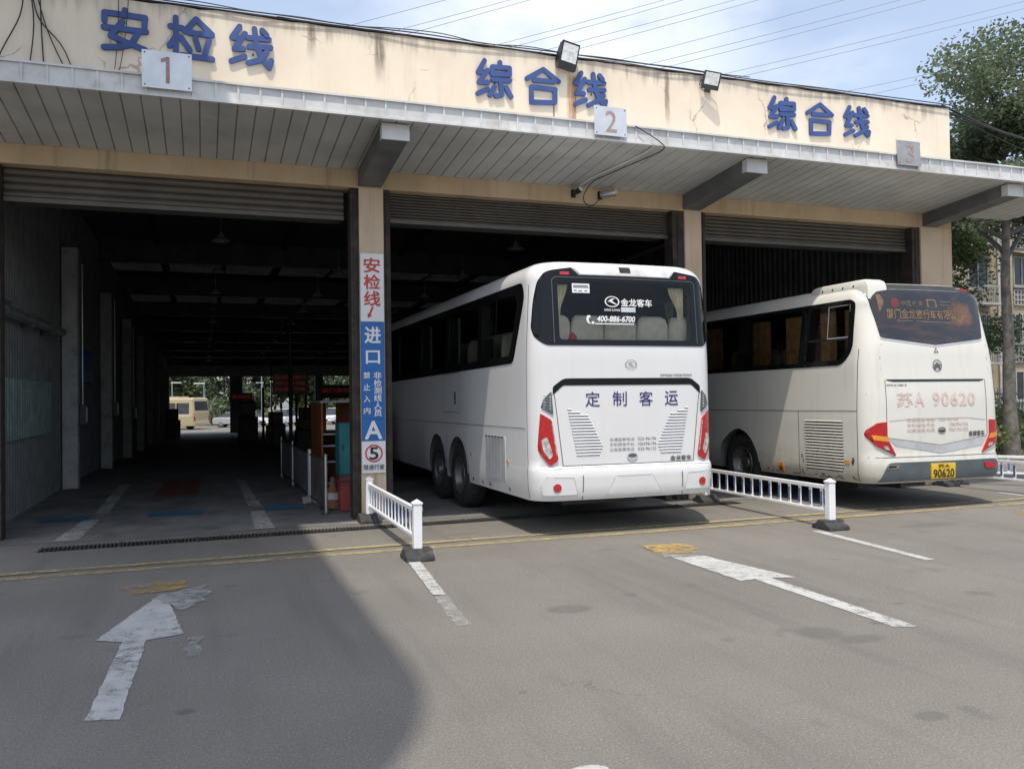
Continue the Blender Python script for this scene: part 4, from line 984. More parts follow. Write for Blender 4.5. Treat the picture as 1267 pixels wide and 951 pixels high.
    patch('number_plate_recess', rpoly([(-.36, .465), (-.23, .70), (.27, .70), (.40, .465)], [.01, .03, .03, .01]), s.rear, 'bus_white', t, .010, (), .07, .014)
    seams(t, s.rear, [[(-.21, .703), (.25, .703)]], .009, 'greyseam')  # shaded top of the plate recess, drawn as a grey line
    swoosh_mark(s.rear, .02, 2.07, .082, .056, 'chrome', t, .009)
    hd = MB()
    hd.add([s.rear(.02+.075*math.cos(2*math.pi*i/24), .93+.05*math.sin(2*math.pi*i/24), .010) for i in range(24)], [tuple(range(24))])
    hd.add([s.rear(.02+.06*math.cos(2*math.pi*i/24), .945+.022*math.sin(2*math.pi*i/24), .0135) for i in range(24)], [tuple(range(24))], 1)
    hd.build('handle', ['silverstrip', 'greyletter'], t)
    for i, ch in enumerate('定制客运'): lettering(ch, s.rear, -.60+i*.365, -.41+i*.365, 1.555, 1.735, 'navy', t, .004, .006)
    for i, (a, b) in enumerate((('交通监督电话:', '025-96196'), ('手机短信平台:', '106396196'), ('公安监督电话:', '025-96122'))):
        lettering(a, s.rear, -.285, .06, 1.125-.062*i, 1.167-.062*i, 'midgreyletter', t, .004, 0); lettering(b, s.rear, .10, .36, 1.127-.062*i, 1.165-.062*i, 'midgreyletter', t, .004, 0)
    lettering('XMQ6132QYD5C', s.rear, .43, .90, 1.918, 1.948, 'greyletter', t, .004, .03)
    lettering('金龙客车', s.rear, .56, .87, .862, .922, 'greyletter', t, .006, .035)
    # sides
    for fn, sg in ((s.left, -1), (s.right, 1)):
        f = patch('side_window', swin, fn, 'frit', t, .006, panes, .08)
        for p in panes:
            patch('pane', rpoly([(q[0], q[1]) for q in p], 0), fn, 'tint', f, .001, (), .3, 0)
        seams(f, fn, [[(.70, 2.50), (2.02, 2.50)], [(1.42, 2.52), (1.42, 2.98)]], .03, 'black', 'window_bar', .003)
        seams(t, fn, [[(.30, 1.295), (11.5, 1.265)], [(.235, .45), (.25, 1.2), (.27, 3.05)], [(2.66, .46), (2.66, 1.285)] if 0 else [(5.4, .45), (5.4, 1.27)], [(3.88, .46), (3.88, 1.275)], [(3.15, 1.46), (3.15, 2.07), (4.06, 2.06), (4.06, 1.46), (3.15, 1.46)], [(7.2, .45), (7.2, 1.27)], [(9.0, .45), (9.0, 1.27)]], .008)
        for cy in AY:
            ar = [(cy+AR*math.cos(q), .56+AR*math.sin(q)) for q in [math.pi*i/24-.2 if False else math.pi*(i/24) for i in range(25)]]
            seams(t, fn, [ar], .035, 'bus_white', 'arch_trim', .012)
        patch('handle', circle(3.42, 1.68, .035, 16) if 0 else rpoly([(3.36, 1.58), (3.42, 1.58), (3.42, 1.78), (3.36, 1.78)], .028), fn, 'black', t, .006, (), .06)
        g_ = patch('air_grille', rpoly([(1.05, .58), (1.86, .58), (1.86, 1.17), (1.05, 1.17)], .03), fn, 'silverstrip', t, .006, (), .15)
        gl = MB()
        for k in range(6):
            u = 1.12+k*.132
            for j in range(26):
                z = .61+j*.021; gl.add([fn(u, z, .0075), fn(u+.075, z, .0075), fn(u+.075, z+.012, .0075), fn(u, z+.012, .0075)], [(0, 1, 2, 3)])
            gl.add([fn(u, 1.145, .008), fn(u+.085, 1.145, .008), fn(u+.085, 1.165, .008), fn(u, 1.165, .008)], [(0, 1, 2, 3)], 1)
        gl.build('grille_slots', ['greyseam', 'seam'], g_)
        for y in (2.56, .95): patch('side_reflector', circle(y, .85, .028, 12), fn, 'orangelens', t, .010, (), .05)
        for y in (2.5, 2.05, 1.72, .93): patch('latch', circle(y, .50, .025, 12), fn, 'bumpergrey', t, .008, (), .05)
        for i, cy in enumerate(AY): wheel(t, sg*1.235, cy, .49, .49, sg, .10 if i == 0 else .03)
        wheel(t, sg*1.235, L-2.7, .49, .49, sg, .02)
        # curtains behind the rear panes
        for (u0, u1, tie) in ((.80, 1.0, 2.55), (2.06, 2.34, 0), (3.7, 3.98, 0), (5.5, 5.75, 0)):
            fn2 = lambda u, v, o, sg=sg: Vector((sg*1.09+o, u, v))
            curtain_sheet(fn2, u0, u1, 2.18, 2.96, tie, 4).build('curtain', 'greencurtain', t, 60)
    ub = MB(); ub.box(-.55, .55, .9, 2.5, .26, .44); ub.box(-.9, -.6, 5.2, 8, .25, .44); ub.tube([(.7, .3, .36), (.7, 2.0, .36)], .05, 10); ub.box(-1.0, 1.0, 3.1, 3.4, .4, .6); ub.box(-1.0, 1.0, 4.35, 4.6, .4, .6)
    ub.build('underframe', 'black', t)
    # inside behind the rear glass
    for k in range(5):
        o = seat_mesh(.44).build('seat', 'seat', t, 60); o.location = (-.91+.4575*k, -.07, 0)
    for y in (1.3, 2.1, 2.9, 3.7):
        for x in (-.88, -.43, .43, .88):
            o = bpy.data.objects.new('seat', o.data); COL.objects.link(o); o.parent = t; o.location = (x, y, -.12)
    for u0, u1, ln in ((-.90, -.72, -1), (.66, .90, 1)):
        curtain_sheet(lambda u, v, o: Vector((u, .20+o, v)), u0, u1, 2.33, 3.06, 2.72, 4, .38, ln).build('curtain', 'curtain', t, 60)
    MB().box(-1.1, 1.1, .16, .30, 2.30, 2.345).build('parcel_shelf', 'inside', t)
    return t
coach_white()
dm = MB(); dm.lathe([(.085, 0), (.085, .03), (.065, .03)], (0, 0, 0), 'z', 20, 1); dm.lathe([(.065, .03), (.06, .07), (.045, .10), (.022, .12), (0, .125)], (0, 0, 0), 'z', 20)
tag(dm.build('warning_beacon', ['signred', 'black'], None, 50, loc=(4.97-.67, 9.47+.225, 2.346)), 'small red domed beacon on a black base inside the white coach rear window', 'beacon')

def coach_cream():
    t = thing('coach', 'worn cream coach with faded pink number 90620 parked in the right bay', 'coach', (9.97, 9.50, 0))
    L = 11.5
    s = Shell(L, .40, 3.27, [(.40, 1.23), (.52, 1.262), (1.3, 1.27), (2.1, 1.25), (2.9, 1.17)], [(.40, .0), (.46, -.03), (.70, -.035), (.78, .0), (1.1, -.01), (1.6, -.005), (2.3, .05), (2.9, .16)], .25, .05, .34, .22)
    rw = rpoly([(-1.055, 3.13), (-.62, 3.165), (.62, 3.165), (1.055, 3.13), (.95, 2.47), (.90, 2.45), (0, 2.355), (-.90, 2.45), (-.95, 2.47)], [.04, .1, .1, .04, .05, .03, .05, .03, .05])
    swin = rpoly([(.36, 2.98), (.44, 3.03), (10.9, 3.03), (10.9, 2.03), (.54, 2.08), (.34, 2.29)], [.04, .04, .05, .05, .12, .12])
    panes = [rpoly(q, .04) for q in ([(.45, 2.96), (1.28, 2.96), (1.34, 2.15), (.58, 2.16), (.44, 2.32)], [(1.48, 2.97), (2.92, 2.97), (3.0, 2.14), (1.52, 2.14)], [(3.12, 2.97), (4.6, 2.97), (4.65, 2.12), (3.16, 2.12)], [(4.8, 2.97), (6.3, 2.97), (6.3, 2.1), (4.85, 2.1)], [(6.5, 2.97), (8.0, 2.97), (8.0, 2.1), (6.5, 2.1)])]
    AC = 3.08; arch = [(2.50, .30), (2.53, .66), (2.70, .93), (2.86, 1.05), (3.10, 1.12), (3.34, 1.04), (3.60, .86), (3.66, .70), (3.66, .30)]
    arch = rpoly(arch, [.0, .1, .1, .1, .08, .1, .06, .05, 0])
    cuts = [cutter_box(-1.06, 1.06, .42, L-.6, 1.3, 2.86), cutter_box(-.92, .92, .5, L-.7, 2.85, 3.05)]
    for p in panes: cuts += [cutter_prism(p, 'x', -1.5, -.85), cutter_prism(p, 'x', .85, 1.5)]
    for cy in (AC, L-2.6):
        for sg in (-1, 1): cuts.append(cutter_prism([(y-AC+cy, z) for y, z in arch], 'x', sg*1.6, sg*.65))
    s.body(['bus_cream', 'inside'], cuts, 'body', t)
    f = patch('rear_window', rw, s.rear, 'advert', t, .007, (), .05)
    seams(f, s.rear, [[(-.95, 2.455), (-.90, 2.437), (0, 2.34), (.90, 2.437), (.95, 2.455)]], .025, 'silverstrip', 'trim_line', .005)
    patch('roof_trim', rpoly([(-1.03, 3.14), (-.6, 3.177), (.6, 3.177), (1.03, 3.14), (.92, 3.222), (.7, 3.252), (-.7, 3.252), (-.92, 3.222)], .02), s.rear, 'roofblack', t, .010, (), .07)
    for sg in (-1, 1): patch('marker_lamp', rpoly([(sg*.72, 3.185), (sg*.98, 3.158), (sg*.92, 3.208), (sg*.72, 3.222)], .01), s.rear, 'redlens', t, .015, (), .05)
    Gf = lambda u, v, o: s.rear(u, v, .0065+o)
    MT['goldfilm'] = pmat('gold_print', (.19, .12, .06), .3, var=.3, scale=14); MT['redfilm'] = pmat('red_print', (.16, .025, .022), .3); MT['greyfilm'] = pmat('grey_print', (.14, .115, .09), .3, var=.3, scale=14)
    patch('print_disc', circle(-.62, 2.96, .075, 20), Gf, 'redfilm', t, .002, (), .05, 0)
    lettering('中国名牌', Gf, -.52, -.12, 2.92, 3.0, 'greyfilm', t, .003, .02, 0, 'window_lettering')
    lettering('厦门金龙旅行车有限公司', Gf, -.78, .62, 2.735, 2.875, 'goldfilm', t, .003, .02, 0, 'window_lettering')
    patch('print_flame', rpoly([(-.93, 3.08), (-.86, 3.09), (-.81, 3.0), (-.83, 2.9), (-.89, 2.83), (-.92, 2.95)], .03), Gf, 'goldfilm', t, .002, (), .05, 0)
    patch('print_square', rpoly([(-.03, 2.90), (.16, 2.90), (.13, 3.03), (-.05, 3.03)], .01), Gf, 'goldfilm', t, .002, [rpoly([(.0, 2.92), (.12, 2.92), (.10, 3.01), (-.02, 3.01)], .01)], .05, 0)
    seams(t, Gf, [[(-.62, 2.705), (-.34, 2.705)], [(-.28, 2.70), (.42, 2.69)], [(.2, 3.0), (.42, 3.0)], [(.2, 2.95), (.4, 2.95)]], .012, 'greyfilm', 'window_print', .003)
    # emblems, slot, tailgate
    em = MB(); n = 28
    for i in range(n):
        a, b = 2*math.pi*i/n, 2*math.pi*(i+1)/n
        em.add([s.rear(.0+math.cos(q)*.085*k, 2.06+math.sin(q)*.085*k, .010) for q, k in ((a, 1), (b, 1), (b, .85), (a, .85))], [(0, 1, 2, 3)])
    for dz in (-.028, .012): em.add([s.rear(x, 2.06+dz+z, .009) for x, z in ((-.065, -.01), (0, .035), (.065, -.01), (.05, -.035), (0, .005), (-.05, -.035))], [(0, 1, 4, 5), (1, 2, 3, 4)])
    em.build('emblem', 'greyletter', t)
    e2 = MB()
    for (x, z) in ((0, .028), (-.022, -.015), (.022, -.015)): e2.add([s.rear(x, 2.275+z+.02, .008), s.rear(x+.02, 2.275+z-.015, .008), s.rear(x-.02, 2.275+z-.015, .008)], [(0, 1, 2)])
    e2.build('emblem', 'greyletter', t)
    patch('handle_slot', rpoly([(-.93, 1.862), (.90, 1.862), (.88, 1.845), (.80, 1.828), (-.80, 1.828), (-.90, 1.845)], .005), s.rear, 'black', t, .004, (), .07)
    seams(t, s.rear, [[(-.945, 1.855), (-.945, 1.04)], [(.915, 1.855), (.915, 1.04)], [(-.945, 1.04), (0, .915), (.915, 1.03)], [(-1.2, .765), (1.2, .755)]], .008)
    seams(t, s.rear, [[(-.90, 1.275), (-.5, 1.30), (.5, 1.30), (.88, 1.265)]], .010, 'greyseam', 'crease')
    patch('chevron_strip', [(-.93, 1.032), (0, .905), (.905, 1.022), (.80, .895), (0, .80), (-.80, .925)], s.rear, 'silverstrip', t, .005, (), .07)
    lettering('苏', s.rear, -.76, -.49, 1.475, 1.675, 'pink', t, .004, .02); lettering('A', s.rear, -.45, -.29, 1.48, 1.665, 'pink', t, .004, .035); lettering('90620', s.rear, -.13, .68, 1.48, 1.665, 'pink', t, .004, .035, 0, 'lettering', 1.1)
    for i, (a, b) in enumerate((('交通监督电话:', '025-96196'), ('手机短信平台', '106396196'), ('公安监督电话', '025-96122'))):
        z = 1.262-.075*i; lettering(a, s.rear, -.60, -.09 if i == 0 else -.11, z, z+.05, 'pinkfaint', t, .004, .012); x0 = -.03 if i == 0 else .16
        lettering(b, s.rear, x0, x0+.37, z+.003, z+.048, 'pinkfaint', t, .004, .012)
    lettering('XML6128J15', s.rear, -.93, -.58, 1.765, 1.792, 'greyletter', t, .004, .03)
    lettering('金旅客车', s.rear, .54, .86, 1.03, 1.105, 'greyletter', t, .006, .04)
    hd = MB(); hd.add([s.rear(.02+.075*math.cos(2*math.pi*i/24), 1.13+.045*math.sin(2*math.pi*i/24), .010) for i in range(24)], [tuple(range(24))]); hd.add([s.rear(.02+.06*math.cos(math.pi*i/12), 1.128-.028*math.sin(math.pi*i/12), .0135) for i in range(13)], [tuple(range(13))], 1)
    hd.build('handle', ['chrome', 'black'], t)
    for sg in (-1, 1):
        tl = rpoly([(sg*x, z) for x, z in ((.955, 1.265), (1.10, 1.255), (1.215, 1.16), (1.235, 1.08), (1.12, .93), (.80, .785), (.87, .90), (.955, 1.04))], [.01, .03, .06, .04, .03, .01, .02, .02])
        o = patch('tail_light', tl, s.rear, 'redlens', t, .022, (), .05, .03)
        patch('indicator_lens', rpoly([(sg*x, z) for x, z in ((.965, 1.06), (1.18, 1.085), (1.15, 1.015), (.93, .985))], .015), s.rear, 'orangelens', o, .027, (), .05, .005)
        patch('reverse_lens', rpoly([(sg*x, z) for x, z in ((.95, .925), (1.03, .93), (1.0, .885), (.91, .865))], .015), s.rear, 'clearlens', o, .027, (), .05, .005)
        if sg == 1: patch('fog_light', rpoly([(.79, .645), (1.01, .64), (1.05, .60), (1.03, .555), (.82, .56)], .025), s.rear, 'redlens', t, .024, (), .05, .03)
    b = patch('bumper', rpoly([(-1.10, .425), (-.96, .675), (-.88, .692), (1.04, .69), (1.14, .62), (1.17, .45), (1.16, .425)], [.0, .04, .03, .04, .05, .02, .0]), s.rear, 'bumpergrey', t, .010, (), .07, .02)
    o = patch('exhaust_outlet', rpoly([(-.99, .60), (-.97, .665), (-.78, .668), (-.77, .64), (-.80, .605)], .015), s.rear, 'chrome', t, .016, (), .05, .015)
    patch('pipe', rpoly([(-.965, .615), (-.955, .65), (-.83, .65), (-.83, .62)], .01), s.rear, 'black', o, .018, (), .05, .005)
    pl = patch('licence_plate', rpoly([(-.225, .44), (.215, .44), (.215, .66), (-.225, .66)], .012), s.rear, 'plateyellow', t, .030, (), .2, .02)
    lettering('苏A', s.rear, -.11, .10, .594, .648, 'black', pl, .032, .015); lettering('90620', s.rear, -.195, .185, .455, .575, 'black', pl, .032, .02)
    for fn, sg in ((s.left, -1), (s.right, 1)):
        f = patch('side_window', swin, fn, 'frit', t, .007, panes, .06)
        for p in panes: patch('pane', p, fn, 'tint', f, .001, (), .3, 0)
        seams(f, fn, [[(.44, 2.46), (1.30, 2.47)]], .03, 'black', 'window_bar', .003)
        seams(f, fn, [[(.44, 2.955), (.88, 2.955), (.88, 2.485), (.44, 2.485), (.44, 2.955)]], .014, 'silverstrip', 'sliding_frame', .005)
        seams(f, fn, [[(1.345, 2.09), (1.40, 3.04)]], .012, 'seam', 'joint', .007)
        seams(t, fn, [[(.24, 1.42), (10.8, 1.37)], [(.24, .42), (.24, 2.30)], [(1.50, .42), (1.50, 1.415)], [(4.4, .42), (4.4, 1.40)], [(6.0, .42), (6.0, 1.40)]], .009)
        for cy in (AC,): seams(t, fn, [[(y, z) for y, z in arch if z > .42]], .03, 'bus_cream', 'arch_trim', .010)
        vp = rpoly([(.52, .55), (1.34, .53), (1.36, 1.265), (.53, 1.28)], .03)
        louvre(t, fn, vp, 17, ['bus_cream', 'black'], 'vent', .012, .62)
        patch('side_reflector', rpoly([(.40, .665), (.50, .665), (.50, .715), (.40, .715)], .005), fn, 'orangelens', t, .010, (), .06)
        o = patch('fuel_flap', rpoly([(1.89, .44), (2.03, .44), (2.03, .58), (1.89, .58)], .008), fn, 'orangelens', t, .007, (), .07)
        patch('flap_mark', rpoly([(1.91, .455), (2.0, .455), (2.0, .52), (1.93, .52)], .008), fn, 'charcoal', o, .009, (), .07, .002)
        for cy in (AC, L-2.6): wheel(t, sg*1.20, cy, .50, .50, sg, .12)
        # scuffs and chipped paint along the skirt and on the corner post
        rd = random.Random(5); sc = MB()
        for k in range(60):
            if k < 34: u, v, w_, h_ = rd.uniform(.28, 2.4), .43+abs(rd.gauss(0, .025)), rd.uniform(.02, .09), rd.uniform(.006, .018)
            elif k < 44: u, v, w_, h_ = rd.choice((.34, 1.42, .33))+rd.gauss(0, .02), rd.uniform(.47, .75), .02, rd.uniform(.02, .06)
            else: u, v, w_, h_ = rd.uniform(.06, .13), rd.uniform(.8, 2.9), .008, rd.uniform(.01, .05)
            pts = [(u+w_*rd.uniform(.4, 1)*math.cos(q), v+h_*rd.uniform(.4, 1)*math.sin(q)) for q in [i*math.pi/4 for i in range(8)]]
            sc.add([fn(a, max(b_, .405), .0035) for a, b_ in pts], [tuple(range(8))])
        sc.build('scuff_marks', 'greyletter', t)
        for (u0, u1) in ((.5, .72), (.92, 1.26), (1.5, 2.1), (2.5, 3.35), (3.9, 4.7), (5.3, 5.9)):
            curtain_sheet(lambda u, v, o, sg=sg: Vector((sg*1.02+o, u, v)), u0, u1, 2.1, 2.9, 0, 5).build('curtain', 'browncurtain', t, 60)
    ac = MB()
    rings = []
    for z, k in ((3.02, 1.0), (3.20, .98), (3.275, .93), (3.31, .82)):
        rings.append([(-.86+x*k*.20, .80+(y-.8)*k, z) for x, y in ((-1, .34), (-.85, .22), (.85, .22), (1, .34), (1.0, .9), (1, 1.35), (.8, 1.5), (-.8, 1.5), (-1, 1.35), (-1.0, .9))])
    for r in rings: ac.v += r
    for j in range(3):
        for i in range(10): ac.f.append([j*10+i, j*10+(i+1) % 10, (j+1)*10+(i+1) % 10, (j+1)*10+i]); ac.mi.append(0)
    ac.f.append([30+i for i in range(10)]); ac.mi.append(0)
    for k in range(4): ac.lathe([(0, -1.064), (.02, -1.060), (.023, -1.03)], (0, .50+.22*k, 3.225), 'x', 10, 1)
    ac.build('roof_vent_unit', ['bus_cream', 'black'], t, 35, .015)
    ub = MB(); ub.box(-.6, .6, 1.0, 2.4, .22, .40); ub.box(-.9, .9, 2.9, 3.3, .35, .6); ub.tube([(-.5, .2, .34), (-.5, 1.5, .34)], .05, 10); ub.build('underframe', 'black', t)
    for y in (.9, 1.7, 2.5, 3.3, 4.1):
        for x in (-.8, -.36, .36, .8):
            o = seat_mesh(.42).build('seat', 'seat', t, 60) if (y, x) == (.9, -.8) else bpy.data.objects.new('seat', sm_)
            sm_ = o.data
            if o.name not in COL.objects: COL.objects.link(o); o.parent = t
            o.location = (x, y, -.25)
    return t
coach_cream()

# ------------------------------------------------------------------ inside the hall
lamp0 = None
rows = [(.42, [(21.0+4.55*i) for i in range(11)], 'left'), (3.75, [(20.4+4.75*i) for i in range(10)], 'middle'), (7.45, [(20.2+4.75*i) for i in range(9)], 'right')]
ordn = ['nearest', 'second', 'third', 'fourth', 'fifth', 'sixth', 'seventh', 'eighth', 'ninth', 'tenth', 'farthest']
for x, yy, side in rows:
    for i, y in enumerate(yy):
        lab = f'unlit round pendant lamp, {ordn[i] if i < len(yy)-1 else "farthest"} in the {side} row under the hall roof'
        loc = (x, y, 5.42+gz(y))
        if lamp0 is None:
            lamp0 = thing('pendant_lamp', lab, 'pendant lamp', loc, group='unlit lamps hanging in rows under the hall roof')
            b = MB(); b.lathe([(.03, .20), (.05, .14), (.12, .07), (.20, .02), (.215, 0), (.205, .0), (.19, .012), (.10, .055)], (0, 0, 0), 'z', 24); b.build('lamp_shade', 'column', lamp0, 40)
            b = MB(); b.lathe([(.19, .008), (.0, .006)], (0, 0, 0), 'z', 24); b.build('diffuser', 'white', lamp0)
            MB().tube([(0, 0, .19), (0, 0, .70)], .010, 6).build('cord', 'silver', lamp0)
        else: dup(lamp0, loc, label=lab)
# foil duct along the left wall
t = thing('ventilation_duct', 'silver foil duct running along the left hall wall', 'duct', (-2.50, 12.45, 2.93))
d = MB(); n = 60
d.tube([(0, 5.6*i/n, .09*i/n) for i in range(n+1)], [.075+.008*math.sin(i*1.9) for i in range(n+1)], 12); d.build('duct_hose', 'duct', t, 60)
for y in (.6, 2.4, 4.2): MB().box(-.11, .09, y-.012, y+.012, -.09, .14).build('hanger', 'steel', t)
t = thing('wall_sign', 'small blue wall sign between the pale columns on the left', 'sign', (-2.58, 22.3, 2.15))
MB().box(0, .03, -1.2, 1.2, 0, .75).build('panel', 'signblue', t); MB().box(.031, .036, -.9, .9, .28, .40).build('text_strip', 'bluefloor', t)
# steel queue railings
pr = [(1.69, 12.78, .84), (1.62, 14.31, .84), (1.64, 17.3, .84), (1.60, 19.4, .82)]
for i in range(3):
    (xa, ya, h), (xb, yb, _) = pr[i], pr[i+1]
    t = thing('queue_barrier', ['nearest steel queue barrier just left of the pillar, inside the hall', 'middle steel queue barrier inside the hall on a concrete foot', 'farthest steel queue barrier inside the hall by the orange cupboard'][i], 'barrier', (xa, ya, 0), math.atan2(yb-ya, xb-xa), 'steel queue barriers along the hall lane')
    L = math.hypot(xb-xa, yb-ya)-.12
    for p in (0, L):
        MB().tube([(p, 0, 0), (p, 0, h+.04)], .024, 10).build('post', 'silver', t, 50)
        MB().lathe([(.07, 0), (.07, .012), (.024, .02)], (p, 0, .003), 'z', 14).build('foot', 'steel', t)
    for z in (.80, .12): MB().tube([(0, 0, z), (L, 0, z)], .016, 8).build('rail', 'steel', t, 50)
    ib = MB()
    for k in range(int(L/.12)): ib.tube([(.1+k*.12, 0, .12), (.1+k*.12, 0, .80)], .007, 6)
    ib.build('infill_bars', 'steel', t)
    if i == 1: MB().box(-.11, .11, -.11, .11, 0, .11).build('concrete_foot', 'kerb', t, bevel=.01)
for i, (y, z, lab) in enumerate(((18.9, 1.25, 'grey electrical box on the nearest pale column of the left wall'), (25.6, 1.4, 'grey electrical box on the second pale column of the left wall'), (32.3, 1.3, 'grey electrical box on the third pale column of the left wall'))):
    t = thing('electrical_box', lab, 'electrical box', (-2.315, y-.0, z+gz(y)), group='electrical boxes on the left columns')
    MB().box(0, .12, -.02, .28, 0, .4).build('housing', 'steel', t, bevel=.01); MB().tube([(.05, .13, .4), (.05, .13, 3.2)], .018, 8).build('conduit', 'silver', t, 50); MB().box(.121, .126, .02, .24, .05, .35).build('door', 'silver', t)
# orange cupboard with shelves and teal door
t = thing('cupboard', 'tall rust orange cupboard with open shelves inside the hall, left of the blue pillar sign', 'cupboard', (2.08, 16.3, 0))
MB().box(0, .03, 0, 1.6, .02, 1.62).build('side_panel', 'orangebooth', t); MB().box(1.0, 1.03, 0, 1.6, .02, 1.62).build('side_panel', 'orangebooth', t)
MB().box(-.02, 1.05, -.02, 1.62, 1.622, 1.66).build('top', 'column', t)
bk = MB(); bk.box(.031, .30, 1.56, 1.6, .02, 1.62); bk.box(.5, .999, 1.56, 1.6, .02, 1.62); bk.box(.30, .5, 1.56, 1.6, .02, 1.05); bk.build('back_panel', 'orangebooth', t)
for z in (.1, .50, .80, 1.02): MB().box(.031, .999, .02, 1.55, z, z+.025).build('shelf', 'silver', t)
t = thing('cabinet', 'narrow teal metal cabinet with a white notice, standing behind the pillar', 'cabinet', (1.97, 14.0, 0))
MB().box(.10, .62, 0, .45, .45, 1.30).build('carcass', 'teal', t, bevel=.008); dr = MB().box(.115, .605, -.02, -.002, .47, 1.28).build('door', 'teal', t, bevel=.005)
MB().box(.30, .42, -.026, -.021, 1.05, 1.24).build('notice', 'signwhite', dr); MB().box(.14, .16, -.04, -.021, .85, .95).build('handle', 'chrome', dr)
MB().box(.10, .62, .02, .43, .28, .449).build('plinth', 'redfloor', t)
for px in (.13, .58): MB().box(px-.02, px+.02, .05, .4, 0, .279).build('leg', 'steel', t)
t = thing('tool_box', 'red metal box on the floor behind the pillar, below the teal cabinet', 'box', (2.0, 12.95, 0))
MB().box(-.07, .32, 0, .35, .01, .40).build('body', 'redbox', t, bevel=.01); MB().box(-.075, .325, -.005, .355, .402, .43).build('lid', 'redbox', t, bevel=.005); MB().box(.24, .27, -.02, -.002, .2, .26).build('handle', 'chrome', t)
t = thing('traffic_cone', 'dirty orange traffic cone behind the steel queue barrier', 'traffic cone', (1.86, 13.3, 0))
MB().lathe([(.14, .03), (.09, .2), (.035, .48), (.03, .5), (0, .5)], (0, 0, 0), 'z', 20).build('cone', 'conepaint', t, 40); MB().box(-.19, .19, -.19, .19, .004, .035).build('base', 'rubber', t, bevel=.01)
MB().lathe([(.107, .16), (.084, .26)], (0, 0, 0), 'z', 20).build('reflective_band', 'column', t)
def led(label, x, y, z0, z1, w, lines, posts=True):
    t = thing('display_board', label, 'display', (x, y, z0), group='red message displays in the hall')
    MB().box(0, w, 0, .12, 0, z1-z0).build('housing', 'black', t, bevel=.01)
    for i, tx in enumerate(lines):
        h = (z1-z0)/(len(lines)+.6); zz = (z1-z0)-h*(i+1); lettering(tx, lambda u, v, o: (u, -.004-o, v), .08*w, w*.92, zz+h*.1, zz+h*.62, 'ledred', t, .002, 0, 0, 'led_text')
    return t
led('large red lettered display board on a tall pole in the hall', 2.22, 30, 1.86, 2.60, 1.18, ['一 二 三 四 五', '进 检 出 线', '请按顺序进入'] if False else ['安检线进口', '综合线', '限速行驶'])
led('small dark red display board further left down the hall', 1.4, 50, 1.58, 2.14, 1.2, ['安检线'])
led('wide red display board high behind the pillar in the hall', 5.6, 45, 1.75, 2.45, 2.2, ['进口安检线'])
tag(MB().tube([(2.62, 28, gz(28)), (2.62, 28, 4.4)], .06, 10).build('steel_pole', 'steel', None, 50), 'tall dark steel pole carrying a pipe frame beside the large display', 'pole')
fr = MB(); fr.tube([(2.2, 30.3, gz(30)), (2.2, 30.3, 3.2), (6.5, 30.3, 3.2), (6.5, 30.3, gz(30))], .04, 8); tag(fr.build('pipe_frame', 'steel', None, 50), 'dark pipe frame spanning the second lane of the hall', 'frame')
rr = random.Random(3)
def machine(x, y, w, d, h, label):
    z = gz(y); t = thing('test_machine', label, 'machine', (x, y, z), group='dark inspection machines down the hall')
    MB().box(-w/2, w/2, -d/2, d/2, 0.02, h*.62).build('cabinet', 'steel', t, bevel=.02); MB().box(-w*.38, w*.38, -d*.3, d*.3, h*.622, h).build('head', 'steel', t, bevel=.03)
    MB().box(-w*.3, w*.3, -d*.3-.02, -d*.3-.001, h*.7, h*.93).build('screen', 'black', t); MB().tube([(w*.3, 0, h), (w*.3, 0, h+.35)], .03, 8).build('mast', 'steel', t)
for a in ((2.2, 47, 1.0, .8, 2.1, 'tallest dark machine cabinet near the far doorway'), (3.0, 39, .8, .7, 1.5, 'dark machine with a screen right of the hall lane'), (3.9, 35, .9, .8, 1.2, 'low dark machine beside the pipe frame'), (2.6, 56, .7, .7, 1.6, 'narrow dark machine just inside the far doorway'), (-1.9, 60, 1.0, .9, 1.9, 'dark machine at the far left of the hall'), (5.0, 26.5, 1.0, .8, 1.15, 'dark machine behind the orange cupboard'), (4.6, 42, .8, .8, 1.7, 'dark machine beneath the far display')): machine(*a)
for i, (x, y, h, lab) in enumerate(((3.3, 52, 3.0, 'dark post left of the parked cars inside the hall'), (4.8, 48, 2.8, 'left one of the two dark posts in front of the parked cars'), (5.3, 48, 2.8, 'right one of the two dark posts in front of the parked cars'))):
    tag(MB().tube([(x, y, gz(y)), (x, y, gz(y)+h)], .07, 8).build('steel_pole', 'steel', None, 50), lab, 'pole')
bl = MB(); bl.box(-.06, .06, -.06, .06, 0, .9); bl.box(-.25, .25, -.08, .08, .901, 1.15)
